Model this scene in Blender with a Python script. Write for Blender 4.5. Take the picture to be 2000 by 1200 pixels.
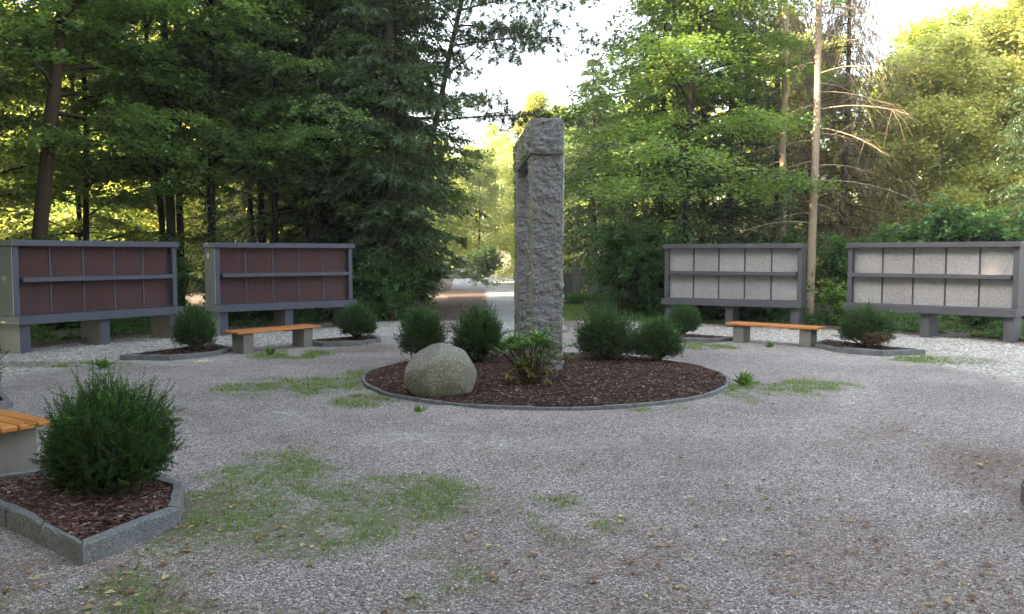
import bpy, bmesh, math, random
import numpy as np
from mathutils import Vector, noise as mnoise
R = math.radians
for o in list(bpy.data.objects): bpy.data.objects.remove(o)
scn = bpy.context.scene
col = scn.collection

# ------------------------------------------------------------------ camera
cam_d = bpy.data.cameras.new('camera'); cam = bpy.data.objects.new('camera', cam_d); col.objects.link(cam)
cam_d.sensor_width = 36.0; cam_d.lens = 36.0 * 1600 / 2000
cam_d.clip_start = 0.05; cam_d.clip_end = 1200
cam.location = (0, 0, 1.7); cam.rotation_euler = (math.pi/2 - math.atan(102/1600), 0, 0)
scn.camera = cam

# ------------------------------------------------------------------ light
SUN_EL = R(24.0); SUN_AZ = R(-110.0)         # azimuth measured clockwise from +Y: low sun from the left, a little behind the camera
SUN_DIR = Vector((math.sin(SUN_AZ)*math.cos(SUN_EL), math.cos(SUN_AZ)*math.cos(SUN_EL), math.sin(SUN_EL)))
w = bpy.data.worlds.new('World'); scn.world = w; w.use_nodes = True
nt = w.node_tree; nt.nodes.clear()
sky = nt.nodes.new('ShaderNodeTexSky'); sky.sky_type = 'NISHITA'; sky.sun_disc = False
sky.sun_elevation = SUN_EL; sky.sun_rotation = SUN_AZ; sky.air_density = 1.0; sky.dust_density = 4.0; sky.ozone_density = 0.6
hs = nt.nodes.new('ShaderNodeHueSaturation'); hs.inputs['Saturation'].default_value = 0.45
bg = nt.nodes.new('ShaderNodeBackground'); bg.inputs['Strength'].default_value = 0.15
wo = nt.nodes.new('ShaderNodeOutputWorld')
nt.links.new(sky.outputs[0], hs.inputs['Color']); nt.links.new(hs.outputs[0], bg.inputs[0]); nt.links.new(bg.outputs[0], wo.inputs[0])
sl = bpy.data.lights.new('sun', 'SUN'); sl.energy = 5.0; sl.angle = R(0.6); sl.color = (1.0, 0.79, 0.48)
so = bpy.data.objects.new('sun', sl); col.objects.link(so); so.rotation_euler = (-SUN_DIR).to_track_quat('-Z', 'Y').to_euler()

scn.view_settings.view_transform = 'Standard'; scn.view_settings.look = 'None'
scn.view_settings.exposure = 2.8; scn.view_settings.gamma = 1.0
c = scn.cycles
c.max_bounces = 6; c.diffuse_bounces = 4; c.glossy_bounces = 2; c.transmission_bounces = 3; c.transparent_max_bounces = 4
c.use_adaptive_sampling = True; c.adaptive_threshold = 0.02; c.sample_clamp_indirect = 8
c.caustics_reflective = False; c.caustics_refractive = False
c.use_denoising = True

# ------------------------------------------------------------------ helpers
def tag(o, label=None, cat=None, group=None, kind=None):
    if label: o['label'] = label
    if cat: o['category'] = cat
    if group: o['group'] = group
    if kind: o['kind'] = kind
    return o
def empty(name, loc, rz=0, label=None, cat=None, group=None):
    o = bpy.data.objects.new(name, None); col.objects.link(o); o.empty_display_size = .2
    o.location = loc; o.rotation_euler = (0, 0, rz)
    return tag(o, label, cat, group)
def link(name, me, parent=None):
    o = bpy.data.objects.new(name, me); col.objects.link(o)
    if parent: o.parent = parent
    return o
def copy_tree(o, parent=None):
    c_ = o.copy(); col.objects.link(c_)
    if parent: c_.parent = parent
    for ch in o.children: copy_tree(ch, c_)
    return c_
class Geo:
    def __init__(s): s.v = []; s.f = []; s.n = 0; s.a = []; s.has = False
    def add(s, v, f, a=None):
        v = np.asarray(v, np.float32).reshape(-1, 3); f = np.asarray(f, np.int32)
        s.v.append(v); s.f.append(f + s.n); s.n += len(v)
        if a is None: a = np.zeros(len(v), np.float32)
        else: s.has = True
        s.a.append(np.broadcast_to(np.asarray(a, np.float32), (len(v),)))
    def mesh(s, name, mat, smooth=False, attr='tone'):
        me = bpy.data.meshes.new(name)
        if not s.v: return me
        V = np.concatenate(s.v); me.vertices.add(len(V)); me.vertices.foreach_set('co', V.ravel())
        lt = np.concatenate([np.full(len(f), f.shape[1], np.int32) for f in s.f])
        lv = np.concatenate([f.ravel() for f in s.f])
        ls = np.zeros(len(lt), np.int32); ls[1:] = np.cumsum(lt)[:-1]
        me.loops.add(len(lv)); me.loops.foreach_set('vertex_index', lv)
        me.polygons.add(len(lt)); me.polygons.foreach_set('loop_start', ls); me.polygons.foreach_set('loop_total', lt)
        me.update(calc_edges=True); me.validate()
        if s.has and len(me.vertices) == len(V):
            at = me.attributes.new(attr, 'FLOAT', 'POINT'); at.data.foreach_set('value', np.concatenate(s.a))
        me.polygons.foreach_set('use_smooth', np.full(len(me.polygons), smooth))
        me.materials.append(mat)
        return me
def norm(a): return a / (np.linalg.norm(a, axis=-1, keepdims=True) + 1e-9)
def tube(g, P, r, k=5, a=None, cap=False):
    P = np.asarray(P, float); n = len(P); r = np.broadcast_to(r, (n,))
    T = norm(np.gradient(P, axis=0)); ref = np.array([0, 0, 1.]) if abs(T[0][2]) < .8 else np.array([1., 0, 0])
    A = norm(np.cross(T, ref)); B = np.cross(T, A)
    th = np.arange(k) * 2 * math.pi / k
    V = P[:, None] + r[:, None, None] * (np.cos(th)[None, :, None] * A[:, None] + np.sin(th)[None, :, None] * B[:, None])
    i = np.arange(n-1)[:, None] * k; j = np.arange(k)[None]; j2 = (j+1) % k
    F = np.stack([i+j, i+j2, i+k+j2, i+k+j], -1).reshape(-1, 4)
    g.add(V.reshape(-1, 3), F, a)
def cards(g, p, d, n, l, wd, a=None, fold=0.0):
    """rhombic leaves: base p, direction d, normal n, length l, half width wd"""
    m = len(p); d = norm(d); s_ = norm(np.cross(n, d)); nn = np.cross(d, s_)
    l = np.broadcast_to(l, (m,))[:, None]; wd = np.broadcast_to(wd, (m,))[:, None]
    mid = p + d * l * .45 + nn * l * fold
    V = np.stack([p, mid + s_ * wd, p + d * l, mid - s_ * wd], 1).reshape(-1, 3)
    F = np.arange(m * 4).reshape(-1, 4)
    g.add(V, F, None if a is None else np.repeat(np.broadcast_to(a, (m,)), 4))
def vn(x, y, s, seed=0):
    x = np.asarray(x) / s + 100 + seed * 17.3; y = np.asarray(y) / s + 100 + seed * 7.7
    xi = np.floor(x); yi = np.floor(y); fx = x - xi; fy = y - yi
    fx = fx*fx*(3-2*fx); fy = fy*fy*(3-2*fy)
    h = lambda a, b: np.modf(np.abs(np.sin(a*127.1 + b*311.7 + seed*13.7) * 43758.5453))[0]
    return (h(xi, yi)*(1-fx)+h(xi+1, yi)*fx)*(1-fy) + (h(xi, yi+1)*(1-fx)+h(xi+1, yi+1)*fx)*fy
def fbm(x, y, s, seed=0, o=4):
    t = 0; a = .5
    for k in range(o): t = t + a*vn(x, y, s/2**k, seed+k*3); a *= .5
    return t / (1-.5**o)
def sst(a, b, x): t = np.clip((x-a)/(b-a), 0, 1); return t*t*(3-2*t)

# ------------------------------------------------------------------ materials
def M(name):
    m = bpy.data.materials.new(name); m.use_nodes = True; t = m.node_tree; t.nodes.clear()
    out = t.nodes.new('ShaderNodeOutputMaterial'); return m, t, out
def N(t, ty, **k):
    n = t.nodes.new(ty)
    for a, b in k.items():
        if a.startswith('i_'):
            key = a[2:].replace('_', ' ')
            n.inputs[int(key) if key.isdigit() else key].default_value = b
        else: setattr(n, a, b)
    return n
def ramp(t, fac, stops, interp='LINEAR'):
    r = t.nodes.new('ShaderNodeValToRGB'); r.color_ramp.interpolation = interp
    e = r.color_ramp.elements
    while len(e) < len(stops): e.new(.5)
    for i, (p, c_) in enumerate(stops): e[i].position = p; e[i].color = (*c_, 1) if len(c_) == 3 else c_
    t.links.new(fac, r.inputs[0]); return r.outputs[0]
def mix(t, fac, a, b, mode='MIX'):
    m = t.nodes.new('ShaderNodeMix'); m.data_type = 'RGBA'; m.blend_type = mode
    for v, s_ in ((fac, m.inputs[0]), (a, m.inputs[6]), (b, m.inputs[7])):
        if isinstance(v, (int, float)): s_.default_value = v
        elif isinstance(v, tuple): s_.default_value = (*v, 1)
        else: t.links.new(v, s_)
    return m.outputs[2]
def bsdf(t, out, colr, rough=.8, spec=.3, bump=None, bstr=.3, bdist=.01):
    b = t.nodes.new('ShaderNodeBsdfPrincipled'); b.inputs['Specular IOR Level'].default_value = spec
    if isinstance(rough, (int, float)): b.inputs['Roughness'].default_value = rough
    else: t.links.new(rough, b.inputs['Roughness'])
    if isinstance(colr, tuple): b.inputs['Base Color'].default_value = (*colr, 1)
    else: t.links.new(colr, b.inputs['Base Color'])
    if bump is not None:
        bp = t.nodes.new('ShaderNodeBump'); bp.inputs['Strength'].default_value = bstr; bp.inputs['Distance'].default_value = bdist
        t.links.new(bump, bp.inputs['Height']); t.links.new(bp.outputs[0], b.inputs['Normal'])
    if out: t.links.new(b.outputs[0], out.inputs[0])
    return b
def noise_n(t, scale, detail=4, rough=.55, coord='Object', dim=None, vec=None):
    if vec is None:
        tc = t.nodes.new('ShaderNodeTexCoord'); vec = tc.outputs[coord]
    n = N(t, 'ShaderNodeTexNoise', i_Scale=scale, i_Detail=detail, i_Roughness=rough); t.links.new(vec, n.inputs['Vector'])
    return n.outputs['Fac']
def scaled(t, sx, sy, sz, coord='Object'):
    tc = t.nodes.new('ShaderNodeTexCoord'); mp = N(t, 'ShaderNodeMapping'); mp.inputs['Scale'].default_value = (sx, sy, sz)
    t.links.new(tc.outputs[coord], mp.inputs[0]); return mp.outputs[0]
def attr(t, name):
    a = t.nodes.new('ShaderNodeAttribute'); a.attribute_name = name; return a.outputs['Fac']
def leaf_mat(name, stops, trans=.35, tcol=(.35, .5, .06), rough=.42, spec=.5, objvar=.25, bright=1.0):
    m, t, out = M(name)
    g = t.nodes.new('ShaderNodeNewGeometry')
    cl = ramp(t, g.outputs['Random Per Island'], [(p_, tuple(min(1, q_*bright) for q_ in c_)) for p_, c_ in stops])
    oi = t.nodes.new('ShaderNodeObjectInfo')
    cl = mix(t, oi.outputs['Random'], cl, mix(t, 1.0, cl, (1-objvar, 1-objvar*.6, 1-objvar), 'MULTIPLY'))
    b = bsdf(t, None, cl, rough, spec)
    tr = t.nodes.new('ShaderNodeBsdfTranslucent')
    t.links.new(mix(t, .6, mix(t, 1.0, cl, (2.2, 2.0, 1.2), 'MULTIPLY'), tcol), tr.inputs[0])
    ms = t.nodes.new('ShaderNodeMixShader'); ms.inputs[0].default_value = trans
    t.links.new(b.outputs[0], ms.inputs[1]); t.links.new(tr.outputs[0], ms.inputs[2]); t.links.new(ms.outputs[0], out.inputs[0])
    return m
def bark_mat(name, a, b_, bs=.6):
    m, t, out = M(name)
    f = noise_n(t, 1, 6, .65, vec=scaled(t, 14, 14, 3)); f2 = noise_n(t, 2.5, 3)
    cl = mix(t, f, a, b_); cl = mix(t, f2, cl, mix(t, 1., cl, (.7, .8, .65), 'MULTIPLY'))
    bsdf(t, out, cl, .9, .1, f, bs, .03); return m

MT = {}
MT['hornbeam'] = leaf_mat('hornbeam leaf', [(0, (.028, .060, .014)), (.5, (.050, .105, .022)), (1, (.10, .165, .032))], .42, (.42, .52, .10), bright=2.1)
MT['maple'] = leaf_mat('maple leaf', [(0, (.038, .080, .020)), (.5, (.066, .125, .028)), (1, (.105, .175, .042))], .42, (.40, .50, .08), bright=1.6)
MT['dark_broad'] = leaf_mat('dull dark leaf', [(0, (.028, .048, .020)), (.5, (.045, .078, .028)), (1, (.075, .115, .040))], .3, bright=2.6)
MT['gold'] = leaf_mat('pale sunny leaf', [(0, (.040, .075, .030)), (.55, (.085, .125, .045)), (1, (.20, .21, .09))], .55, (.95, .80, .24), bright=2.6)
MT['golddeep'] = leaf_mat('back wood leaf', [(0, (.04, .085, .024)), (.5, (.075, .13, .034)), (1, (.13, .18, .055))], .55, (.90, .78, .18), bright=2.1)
MT['spruce'] = leaf_mat('spruce needle', [(0, (.018, .038, .014)), (.6, (.032, .060, .020)), (1, (.055, .085, .026))], .18, (.2, .25, .05), bright=1.35)
MT['dead'] = leaf_mat('dead twig', [(0, (.085, .060, .038)), (.6, (.13, .092, .055)), (1, (.19, .14, .08))], .2, (.5, .35, .12))
MT['bush'] = leaf_mat('hazel leaf', [(0, (.024, .072, .026)), (.5, (.042, .115, .038)), (1, (.070, .160, .050))], .35, bright=1.2)
MT['vine'] = leaf_mat('young leaf', [(0, (.05, .13, .025)), (.5, (.10, .22, .03)), (1, (.24, .30, .05))], .4)
MT['ivy'] = leaf_mat('ivy leaf', [(0, (.014, .040, .014)), (.6, (.028, .075, .020)), (1, (.05, .12, .03))], .15, rough=.3)
MT['grass'] = leaf_mat('grass blade', [(0, (.07, .12, .028)), (.6, (.10, .17, .034)), (.85, (.16, .21, .05)), (1, (.30, .25, .13))], .3, bright=1.25)
MT['weed'] = leaf_mat('weed leaf', [(0, (.04, .12, .02)), (1, (.09, .22, .03))], .3)
MT['fallen'] = leaf_mat('fallen leaf', [(0, (.10, .045, .025)), (.35, (.17, .085, .045)), (.6, (.26, .16, .09)), (.88, (.36, .27, .15)), (.96, (.45, .37, .08)), (1, (.42, .39, .28))], .1, (.5, .4, .1), .7)
def tone_leaf(name, lo, hi, trans=.25, tcol=(.2, .35, .05), rough=.5, spec=.3, mid=None):
    m, t, out = M(name)
    g = t.nodes.new('ShaderNodeNewGeometry')
    st = [(0, lo), (1, hi)] if mid is None else [(0, lo), (.5, mid), (1, hi)]
    cl = ramp(t, attr(t, 'tone'), st)
    cl = mix(t, g.outputs['Random Per Island'], cl, mix(t, 1., cl, (.6, .65, .6), 'MULTIPLY'))
    b = bsdf(t, None, cl, rough, spec); tr = t.nodes.new('ShaderNodeBsdfTranslucent')
    t.links.new(mix(t, .5, cl, tcol), tr.inputs[0])
    ms = t.nodes.new('ShaderNodeMixShader'); ms.inputs[0].default_value = trans
    t.links.new(b.outputs[0], ms.inputs[1]); t.links.new(tr.outputs[0], ms.inputs[2]); t.links.new(ms.outputs[0], out.inputs[0]); return m
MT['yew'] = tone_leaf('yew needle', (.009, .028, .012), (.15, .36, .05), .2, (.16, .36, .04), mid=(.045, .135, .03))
MT['yewbrown'] = leaf_mat('dead yew needle', [(0, (.06, .032, .018)), (1, (.20, .115, .055))], .1)
MT['rhodo'] = tone_leaf('rhododendron leaf', (.35, .20, .03), (.17, .33, .06), .2, (.3, .5, .05), .3, .5, mid=(.045, .11, .045))
MT['bark_brown'] = bark_mat('brown bark', (.040, .028, .020), (.115, .082, .060))
MT['bark_dark'] = bark_mat('dark bark', (.018, .015, .012), (.055, .045, .036))
MT['bark_pale'] = bark_mat('pale pinkish bark', (.22, .155, .125), (.48, .37, .30), .3)
MT['stem'] = bark_mat('shrub stem', (.05, .035, .02), (.11, .08, .05))

# rough split granite
def granite(name, base, dark, light, scale=1., green=0.0, bstr=.5, bdist=.02):
    m, t, out = M(name)
    n1 = noise_n(t, 9*scale, 8, .7); n2 = noise_n(t, 90*scale, 3, .6); n3 = noise_n(t, 1.6*scale, 3, .5)
    cl = ramp(t, n2, [(.30, dark), (.5, base), (.68, light)])
    cl = mix(t, ramp(t, n1, [(.35, (0, 0, 0)), (.65, (1, 1, 1))]), mix(t, 1., cl, (.72, .72, .74), 'MULTIPLY'), cl)
    if green: cl = mix(t, ramp(t, n3, [(.40, (0, 0, 0)), (.62, (green,)*3)]), cl, mix(t, 1., cl, (.78, .82, .48), 'MULTIPLY'))
    add = N(t, 'ShaderNodeMath', operation='MULTIPLY_ADD'); t.links.new(n2, add.inputs[0]); add.inputs[1].default_value = .25; t.links.new(n1, add.inputs[2])
    bsdf(t, out, cl, .85, .3, add.outputs[0], bstr, bdist); return m
MT['granite'] = granite('split grey granite', (.205, .198, .214), (.105, .10, .11), (.37, .36, .38), 1, .35, .9, .035)
MT['granite_edge'] = granite('sawn granite margin', (.31, .31, .285), (.19, .19, .17), (.45, .45, .42), 1, .8, .6, .02)
MT['boulder'] = granite('mossy boulder granite', (.195, .185, .168), (.10, .096, .086), (.36, .345, .32), .7, .5, .9, .035)
MT['kerb'] = granite('grey granite kerb', (.15, .156, .172), (.07, .074, .084), (.28, .29, .31), 1.2, .3, 1.0, .02)
def niche_stone(name, base, dark, light):
    m, t, out = M(name)
    tc = t.nodes.new('ShaderNodeTexCoord')
    mp = N(t, 'ShaderNodeMapping'); mp.inputs['Scale'].default_value = (1, 1, 2.2); mp.inputs['Rotation'].default_value = (0, .6, 0); t.links.new(tc.outputs['Object'], mp.inputs[0])
    n1 = noise_n(t, 26, 6, .7, vec=mp.outputs[0]); n2 = noise_n(t, 120, 3, .6); n3 = noise_n(t, 2.5, 3)
    cl = ramp(t, n2, [(.32, dark), (.5, base), (.68, light)])
    cl = mix(t, ramp(t, n1, [(.3, (0, 0, 0)), (.6, (1, 1, 1))]), mix(t, 1., cl, (.68, .68, .68), 'MULTIPLY'), cl)
    oi = t.nodes.new('ShaderNodeObjectInfo')
    cl = mix(t, oi.outputs['Random'], cl, mix(t, 1., cl, (.86, .84, .84), 'MULTIPLY'))
    cl = mix(t, n3, mix(t, 1., cl, (.8, .8, .8), 'MULTIPLY'), cl)
    bsdf(t, out, cl, .55, .4, n1, 1.0, .09); return m
MT['niche_red'] = niche_stone('red brown split stone', (.19, .095, .092), (.085, .042, .045), (.32, .18, .17))
MT['niche_pale'] = niche_stone('pale split stone', (.66, .64, .65), (.38, .37, .375), (.88, .87, .87))
def painted(name, base, var=.12, rough=.5, bs=.05, spec=.4):
    m, t, out = M(name)
    n1 = noise_n(t, 3, 5, .6); n2 = noise_n(t, 60, 3, .6); n3 = noise_n(t, 1, 4, .6, vec=scaled(t, 8, 8, 1.2))
    d = tuple(x*(1-var*2) for x in base); l = tuple(x*(1+var) for x in base)
    cl = mix(t, n1, d, l); cl = mix(t, ramp(t, n3, [(.45, (0, 0, 0)), (.8, (.5, .5, .5))]), cl, mix(t, 1., cl, (1.25, 1.22, 1.15), 'MULTIPLY'))
    r = ramp(t, n1, [(0, (rough-.1,)*3), (1, (rough+.15,)*3)])
    bsdf(t, out, cl, r, spec, n2, bs, .01); return m
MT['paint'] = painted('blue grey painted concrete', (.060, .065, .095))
MT['pale_side'] = painted('light grey end face', (.42, .42, .41), .10, .8, .15)  # paler tone for the end faces of the left walls
MT['paint_warm'] = painted('charcoal painted concrete', (.070, .068, .083))
MT['concrete'] = painted('raw concrete', (.19, .18, .165), .2, .9, .5, .15)
def wood_orange():
    m, t, out = M('orange varnished wood')
    tc = t.nodes.new('ShaderNodeTexCoord'); mp = N(t, 'ShaderNodeMapping'); mp.inputs['Scale'].default_value = (2, 30, 30); t.links.new(tc.outputs['Object'], mp.inputs[0])
    n1 = noise_n(t, 1.5, 5, .6, vec=mp.outputs[0])
    bsdf(t, out, ramp(t, n1, [(.3, (.34, .125, .032)), (.7, (.58, .23, .062))]), .32, .5, n1, .15, .004); return m
MT['wood'] = wood_orange()
MT['mulch'] = leaf_mat('bark chip', [(0, (.030, .014, .014)), (.5, (.065, .032, .030)), (.85, (.12, .065, .055)), (.96, (.22, .14, .12)), (1, (.40, .32, .27))], .0, rough=.8, spec=.2)
def soil_mat():
    m, t, out = M('dark bark mulch'); n1 = noise_n(t, 45, 4, .7)
    bsdf(t, out, ramp(t, n1, [(.3, (.014, .008, .008)), (.7, (.07, .038, .035))]), .95, .1, n1, 1., .03); return m
MT['soil'] = soil_mat()
def ground_mat():
    m, t, out = M('gravel ground'); tc = t.nodes.new('ShaderNodeTexCoord'); O = tc.outputs['Object']
    def vor(sc, feat='F1'):
        v = N(t, 'ShaderNodeTexVoronoi', feature=feat, i_Scale=sc); t.links.new(O, v.inputs['Vector']); return v
    v1 = vor(85.); v2 = vor(30.); v3 = vor(24.)
    big = noise_n(t, .55, 5, .6, vec=O); mid = noise_n(t, 5, 5, .65, vec=O); fine = noise_n(t, 160, 2, .6, vec=O)
    sep = t.nodes.new('ShaderNodeSeparateColor'); t.links.new(v1.outputs['Color'], sep.inputs[0])
    gr = ramp(t, sep.outputs[0], [(0, (.15, .142, .146)), (.35, (.29, .276, .285)), (.75, (.44, .422, .43)), (.93, (.58, .56, .56)), (1, (.76, .74, .72))])
    edge = ramp(t, v1.outputs['Distance'], [(.25, (1, 1, 1)), (.75, (.35, .33, .33))])
    gr = mix(t, .8, gr, edge, 'MULTIPLY'); gr = mix(t, 1., gr, (1.02, 1.0, .965), 'MULTIPLY')
    gr = mix(t, ramp(t, mid, [(.4, (0, 0, 0)), (.66, (.5, .5, .5))]), gr, mix(t, 1., gr, (.78, .74, .72), 'MULTIPLY'))
    gr = mix(t, ramp(t, big, [(.38, (0, 0, 0)), (.66, (1, 1, 1))]), mix(t, 1., gr, (.82, .80, .80), 'MULTIPLY'), mix(t, 1., gr, (1.12, 1.1, 1.1), 'MULTIPLY'))
    s2 = t.nodes.new('ShaderNodeSeparateColor'); t.links.new(v3.outputs['Color'], s2.inputs[0])
    wh = ramp(t, s2.outputs[0], [(0, (.23, .22, .21)), (.4, (.41, .40, .385)), (1, (.68, .66, .63))])
    wh = mix(t, .8, wh, ramp(t, v3.outputs['Distance'], [(.25, (1, 1, 1)), (.8, (.45, .43, .42))]), 'MULTIPLY')
    wh = mix(t, ramp(t, mid, [(.45, (0, 0, 0)), (.7, (.6, .6, .6))]), wh, mix(t, 1., wh, (.7, .66, .6), 'MULTIPLY'))
    li = ramp(t, mid, [(.25, (.045, .028, .022)), (.5, (.12, .075, .055)), (.75, (.21, .14, .10))])
    li = mix(t, fine, mix(t, 1., li, (.6, .6, .6), 'MULTIPLY'), li)
    sn = ramp(t, fine, [(.3, (.05, .07, .025)), (.7, (.11, .15, .05))])
    a = mix(t, attr(t, 'white'), gr, wh); lm = N(t, 'ShaderNodeMath', operation='MULTIPLY'); t.links.new(attr(t, 'litter'), lm.inputs[0]); t.links.new(ramp(t, noise_n(t, 22, 5, .75, vec=O), [(.36, (.15, .15, .15)), (.60, (1, 1, 1))]), lm.inputs[1])
    a = mix(t, lm.outputs[0], a, li)
    gm = N(t, 'ShaderNodeMath', operation='MULTIPLY'); t.links.new(attr(t, 'grass'), gm.inputs[0]); t.links.new(ramp(t, noise_n(t, 14, 5, .7, vec=O), [(.38, (.0, .0, .0)), (.56, (.85, .85, .85))]), gm.inputs[1])
    a = mix(t, gm.outputs[0], a, sn)
    h = N(t, 'ShaderNodeMath', operation='SUBTRACT'); h.inputs[0].default_value = 1.; t.links.new(v1.outputs['Distance'], h.inputs[1])
    h2 = N(t, 'ShaderNodeMath', operation='MULTIPLY_ADD'); t.links.new(mid, h2.inputs[0]); h2.inputs[1].default_value = 1.5; t.links.new(h.outputs[0], h2.inputs[2])
    bsdf(t, out, a, .9, .2, h2.outputs[0], .7, .012); return m
MT['ground'] = ground_mat()
def pebble_mat():
    m, t, out = M('loose pebble'); g = t.nodes.new('ShaderNodeNewGeometry')
    bsdf(t, out, ramp(t, g.outputs['Random Per Island'], [(0, (.09, .083, .085)), (.4, (.21, .198, .204)), (.8, (.33, .315, .32)), (.95, (.46, .445, .435)), (1, (.68, .66, .62))]), .85, .25); return m
MT['pebble'] = pebble_mat()
def road_mat():
    m, t, out = M('worn asphalt'); n1 = noise_n(t, 120, 3, .7); n2 = noise_n(t, .6, 4, .6); n3 = noise_n(t, 9, 5, .7)
    cl = ramp(t, n1, [(.3, (.27, .27, .29)), (.7, (.42, .42, .435))]); cl = mix(t, n2, mix(t, 1., cl, (.8, .8, .82), 'MULTIPLY'), cl)
    li = ramp(t, n3, [(.3, (.045, .028, .026)), (.55, (.11, .068, .058)), (.75, (.19, .125, .10))])
    bsdf(t, out, mix(t, attr(t, 'litter'), cl, li), .85, .25, n1, .4, .01); return m
MT['road'] = road_mat()

# ------------------------------------------------------------------ ground zones
CX, CY, RB = .45, 11.36, 2.5
BL = [('g', -1.90, 5.75, 0.52, 1.06, 1.15), ('g', -0.80, 5.67, 0.56, 0.52, 1.2), ('g', -1.2, 5.1, 0.5, 0.5, 1.0), ('g', 0.37, 5.28, 0.3, 0.52, 0.5),
 ('g', -0.62, 4.2, 0.46, 0.3, 0.55), ('b', -1.82, 3.98, 0.7, 0.36, 0.7), ('g', -2.86, 10.5, 0.89, 0.77, 0.72), ('g', -1.71, 9.46, 0.34, 0.46, 1),
 ('g', -2.18, 11.26, 0.21, 0.93, 0.9), ('g', 3.66, 10.42, 0.92, 0.66, 0.6), ('g', 2.76, 10.42, 0.17, 1.0, 1), ('g', -7.39, 12.64, 1.35, 0.33, 1),
 ('g', -3.78, 13.85, 0.65, 0.57, 0.8), ('g', 3.5, 15.08, 0.66, 0.51, 0.75), ('g', 7.04, 13.16, 0.76, 0.51, 1), ('g', 1.49, 9.1, 0.46, 0.31, 0.8),
 ('g', 0.92, 5.82, 0.26, 0.26, 0.35), ('l', 3.95, 6.2, 0.62, 1.0, .75), ('l', -2.08, 5.19, 0.25, 0.61, 0.9), ('l', -2.5, 4.2, 0.7, 0.3, 0.8), ('l', -2.8, 14.86, 0.75, 0.74, 0.8),
 ('l', -0.74, 4.16, 0.48, 0.43, 0.5), ('l', 0.87, 6.93, 1.3, 0.72, 0.25), ('l', 2.14, 9.02, 0.45, 0.91, 0.2), ('l', 2.2, 4.6, .9, .5, .25), ('l', .3, 4.3, 3.6, 1.3, .5), ('l', -2.6, 3.9, 1.2, .5, .9), ('l', 3.0, 5.2, 1.5, 1.0, .3)]
def road_l(y): return -1.75 - .06*(y-19)
def road_r(y): return 1.25 - .022*(y-19)
def zones(x, y):
    g = np.zeros_like(x); l = np.zeros_like(x)
    n1 = fbm(x, y, .45, 1); n2 = fbm(x, y, 1.6, 2); n3 = fbm(x, y, .9, 5)
    for k, bx, by, rx, ry, s in BL:
        d = np.sqrt(((x-bx)/rx/1.15)**2 + ((y-by)/ry/1.15)**2)
        v = np.clip(s*1.35*(1 - sst(.45, 1.25, d)), 0, 1) * sst(.33, .55, n1 + .25*s - .12)
        if k == 'g': g = np.maximum(g, v)
        else:
            l = np.maximum(l, v*.8)
            if k == 'b': g = np.maximum(g, v*.6)
    r = np.hypot(x-CX, y-CY)
    th = np.degrees(np.arctan2(y-CY, x-CX))
    inroad = (x > road_l(y) - .1) & (x < road_r(y) + .1)
    # white stone pads in the ring where the grave walls stand
    edge = 6.3 + .5*(n2-.5) + 1.2*sst(160, 185, np.abs(th)) * 1
    white = sst(edge-.25, edge+.35, r) * (y > 10.5)
    white = np.maximum(white, .45*sst(4.2, 5.6, r) * (y > 12.5))
    arc = sst(.42, .1, np.abs(r + .25*(n2-.5) - 4.05)) * sst(.3, .6, n3) * (y < 11)
    white = np.maximum(white, .5*arc)
    l = np.maximum(l, .42*sst(.22, .05, np.abs(r + .25*(n2-.5) - 4.75))*sst(.42, .62, fbm(x, y, .8, 17))*(y < 9))
    # forest floor and lawn beyond
    out = sst(9.75, 10.3, r + .7*(n2-.5)) * sst(10.5, 12.5, y)
    white = white * (1-out)
    corridor = sst(.9, .2, np.abs(x + .2) - 1.4) * (y < 24)
    side = sst(11, 14.5, np.abs(x)) * sst(3, 6, y)
    out = np.maximum(out, side)
    lawn = out * sst(1.2, 1.7, x + .3*(n3-.5)) * sst(7.2, 4.5, x) * sst(19.0, 20.0, y)
    l = np.maximum(l, out * (1-lawn)); g = np.maximum(g, lawn*1.0)
    ribbon = sst(9.6, 9.9, r+.3*(n3-.5)) * sst(10.7, 10.3, r) * (y > 12) * (n2 > .42) * (x > 0)
    g = np.maximum(g, ribbon*.8)
    l = np.maximum(l, .8*sst(1.0, .2, np.abs(x-1.15))*sst(17.8, 18.6, y)*sst(24, 20, y))
    behind = sst(2.6, 1.2, y)
    g = np.maximum(g, .0*behind)
    # thin scatter of leaf dust near the camera
    l = np.maximum(l, .35*sst(.56, .72, n3)*sst(9, 6, y)*sst(2.5, 4, y))
    inb = r < RB
    g = np.where(inb, 0, g)
    return g, l, white

xs = np.concatenate([-np.geomspace(400, 15, 34), np.arange(-14, 15.01, .07), np.geomspace(15.5, 400, 34)])
ys = np.concatenate([-np.geomspace(400, 3, 26), np.linspace(-2.5, 1.4, 8), np.arange(1.5, 22, .07), np.linspace(22.2, 80, 130), np.geomspace(82, 700, 24)])
X, Y = np.meshgrid(xs, ys); X = X.ravel(); Y = Y.ravel()
gz, lz, wz = zones(X, Y)
Z = .03*(fbm(X, Y, 1.3, 9)-.5) + .012*(fbm(X, Y, .3, 11)-.5)
Z += .10*(fbm(X, Y, 5, 12)-.3)*sst(10.5, 13, np.hypot(X-CX, Y-CY)) * (~((X > -3) & (X < 1.6)))
rr = np.hypot(X-CX, Y-CY)
Z = np.where((X > road_l(Y)-.6) & (X < road_r(Y)+.4) & (Y > 17.5), -.03, Z)
nx_, ny_ = len(xs), len(ys)
i = (np.arange(ny_-1)[:, None]*nx_ + np.arange(nx_-1)[None]).ravel()
g = Geo(); g.add(np.stack([X, Y, Z], 1), np.stack([i, i+1, i+nx_+1, i+nx_], 1))
me = g.mesh('ground', MT['ground'], True)
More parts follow.
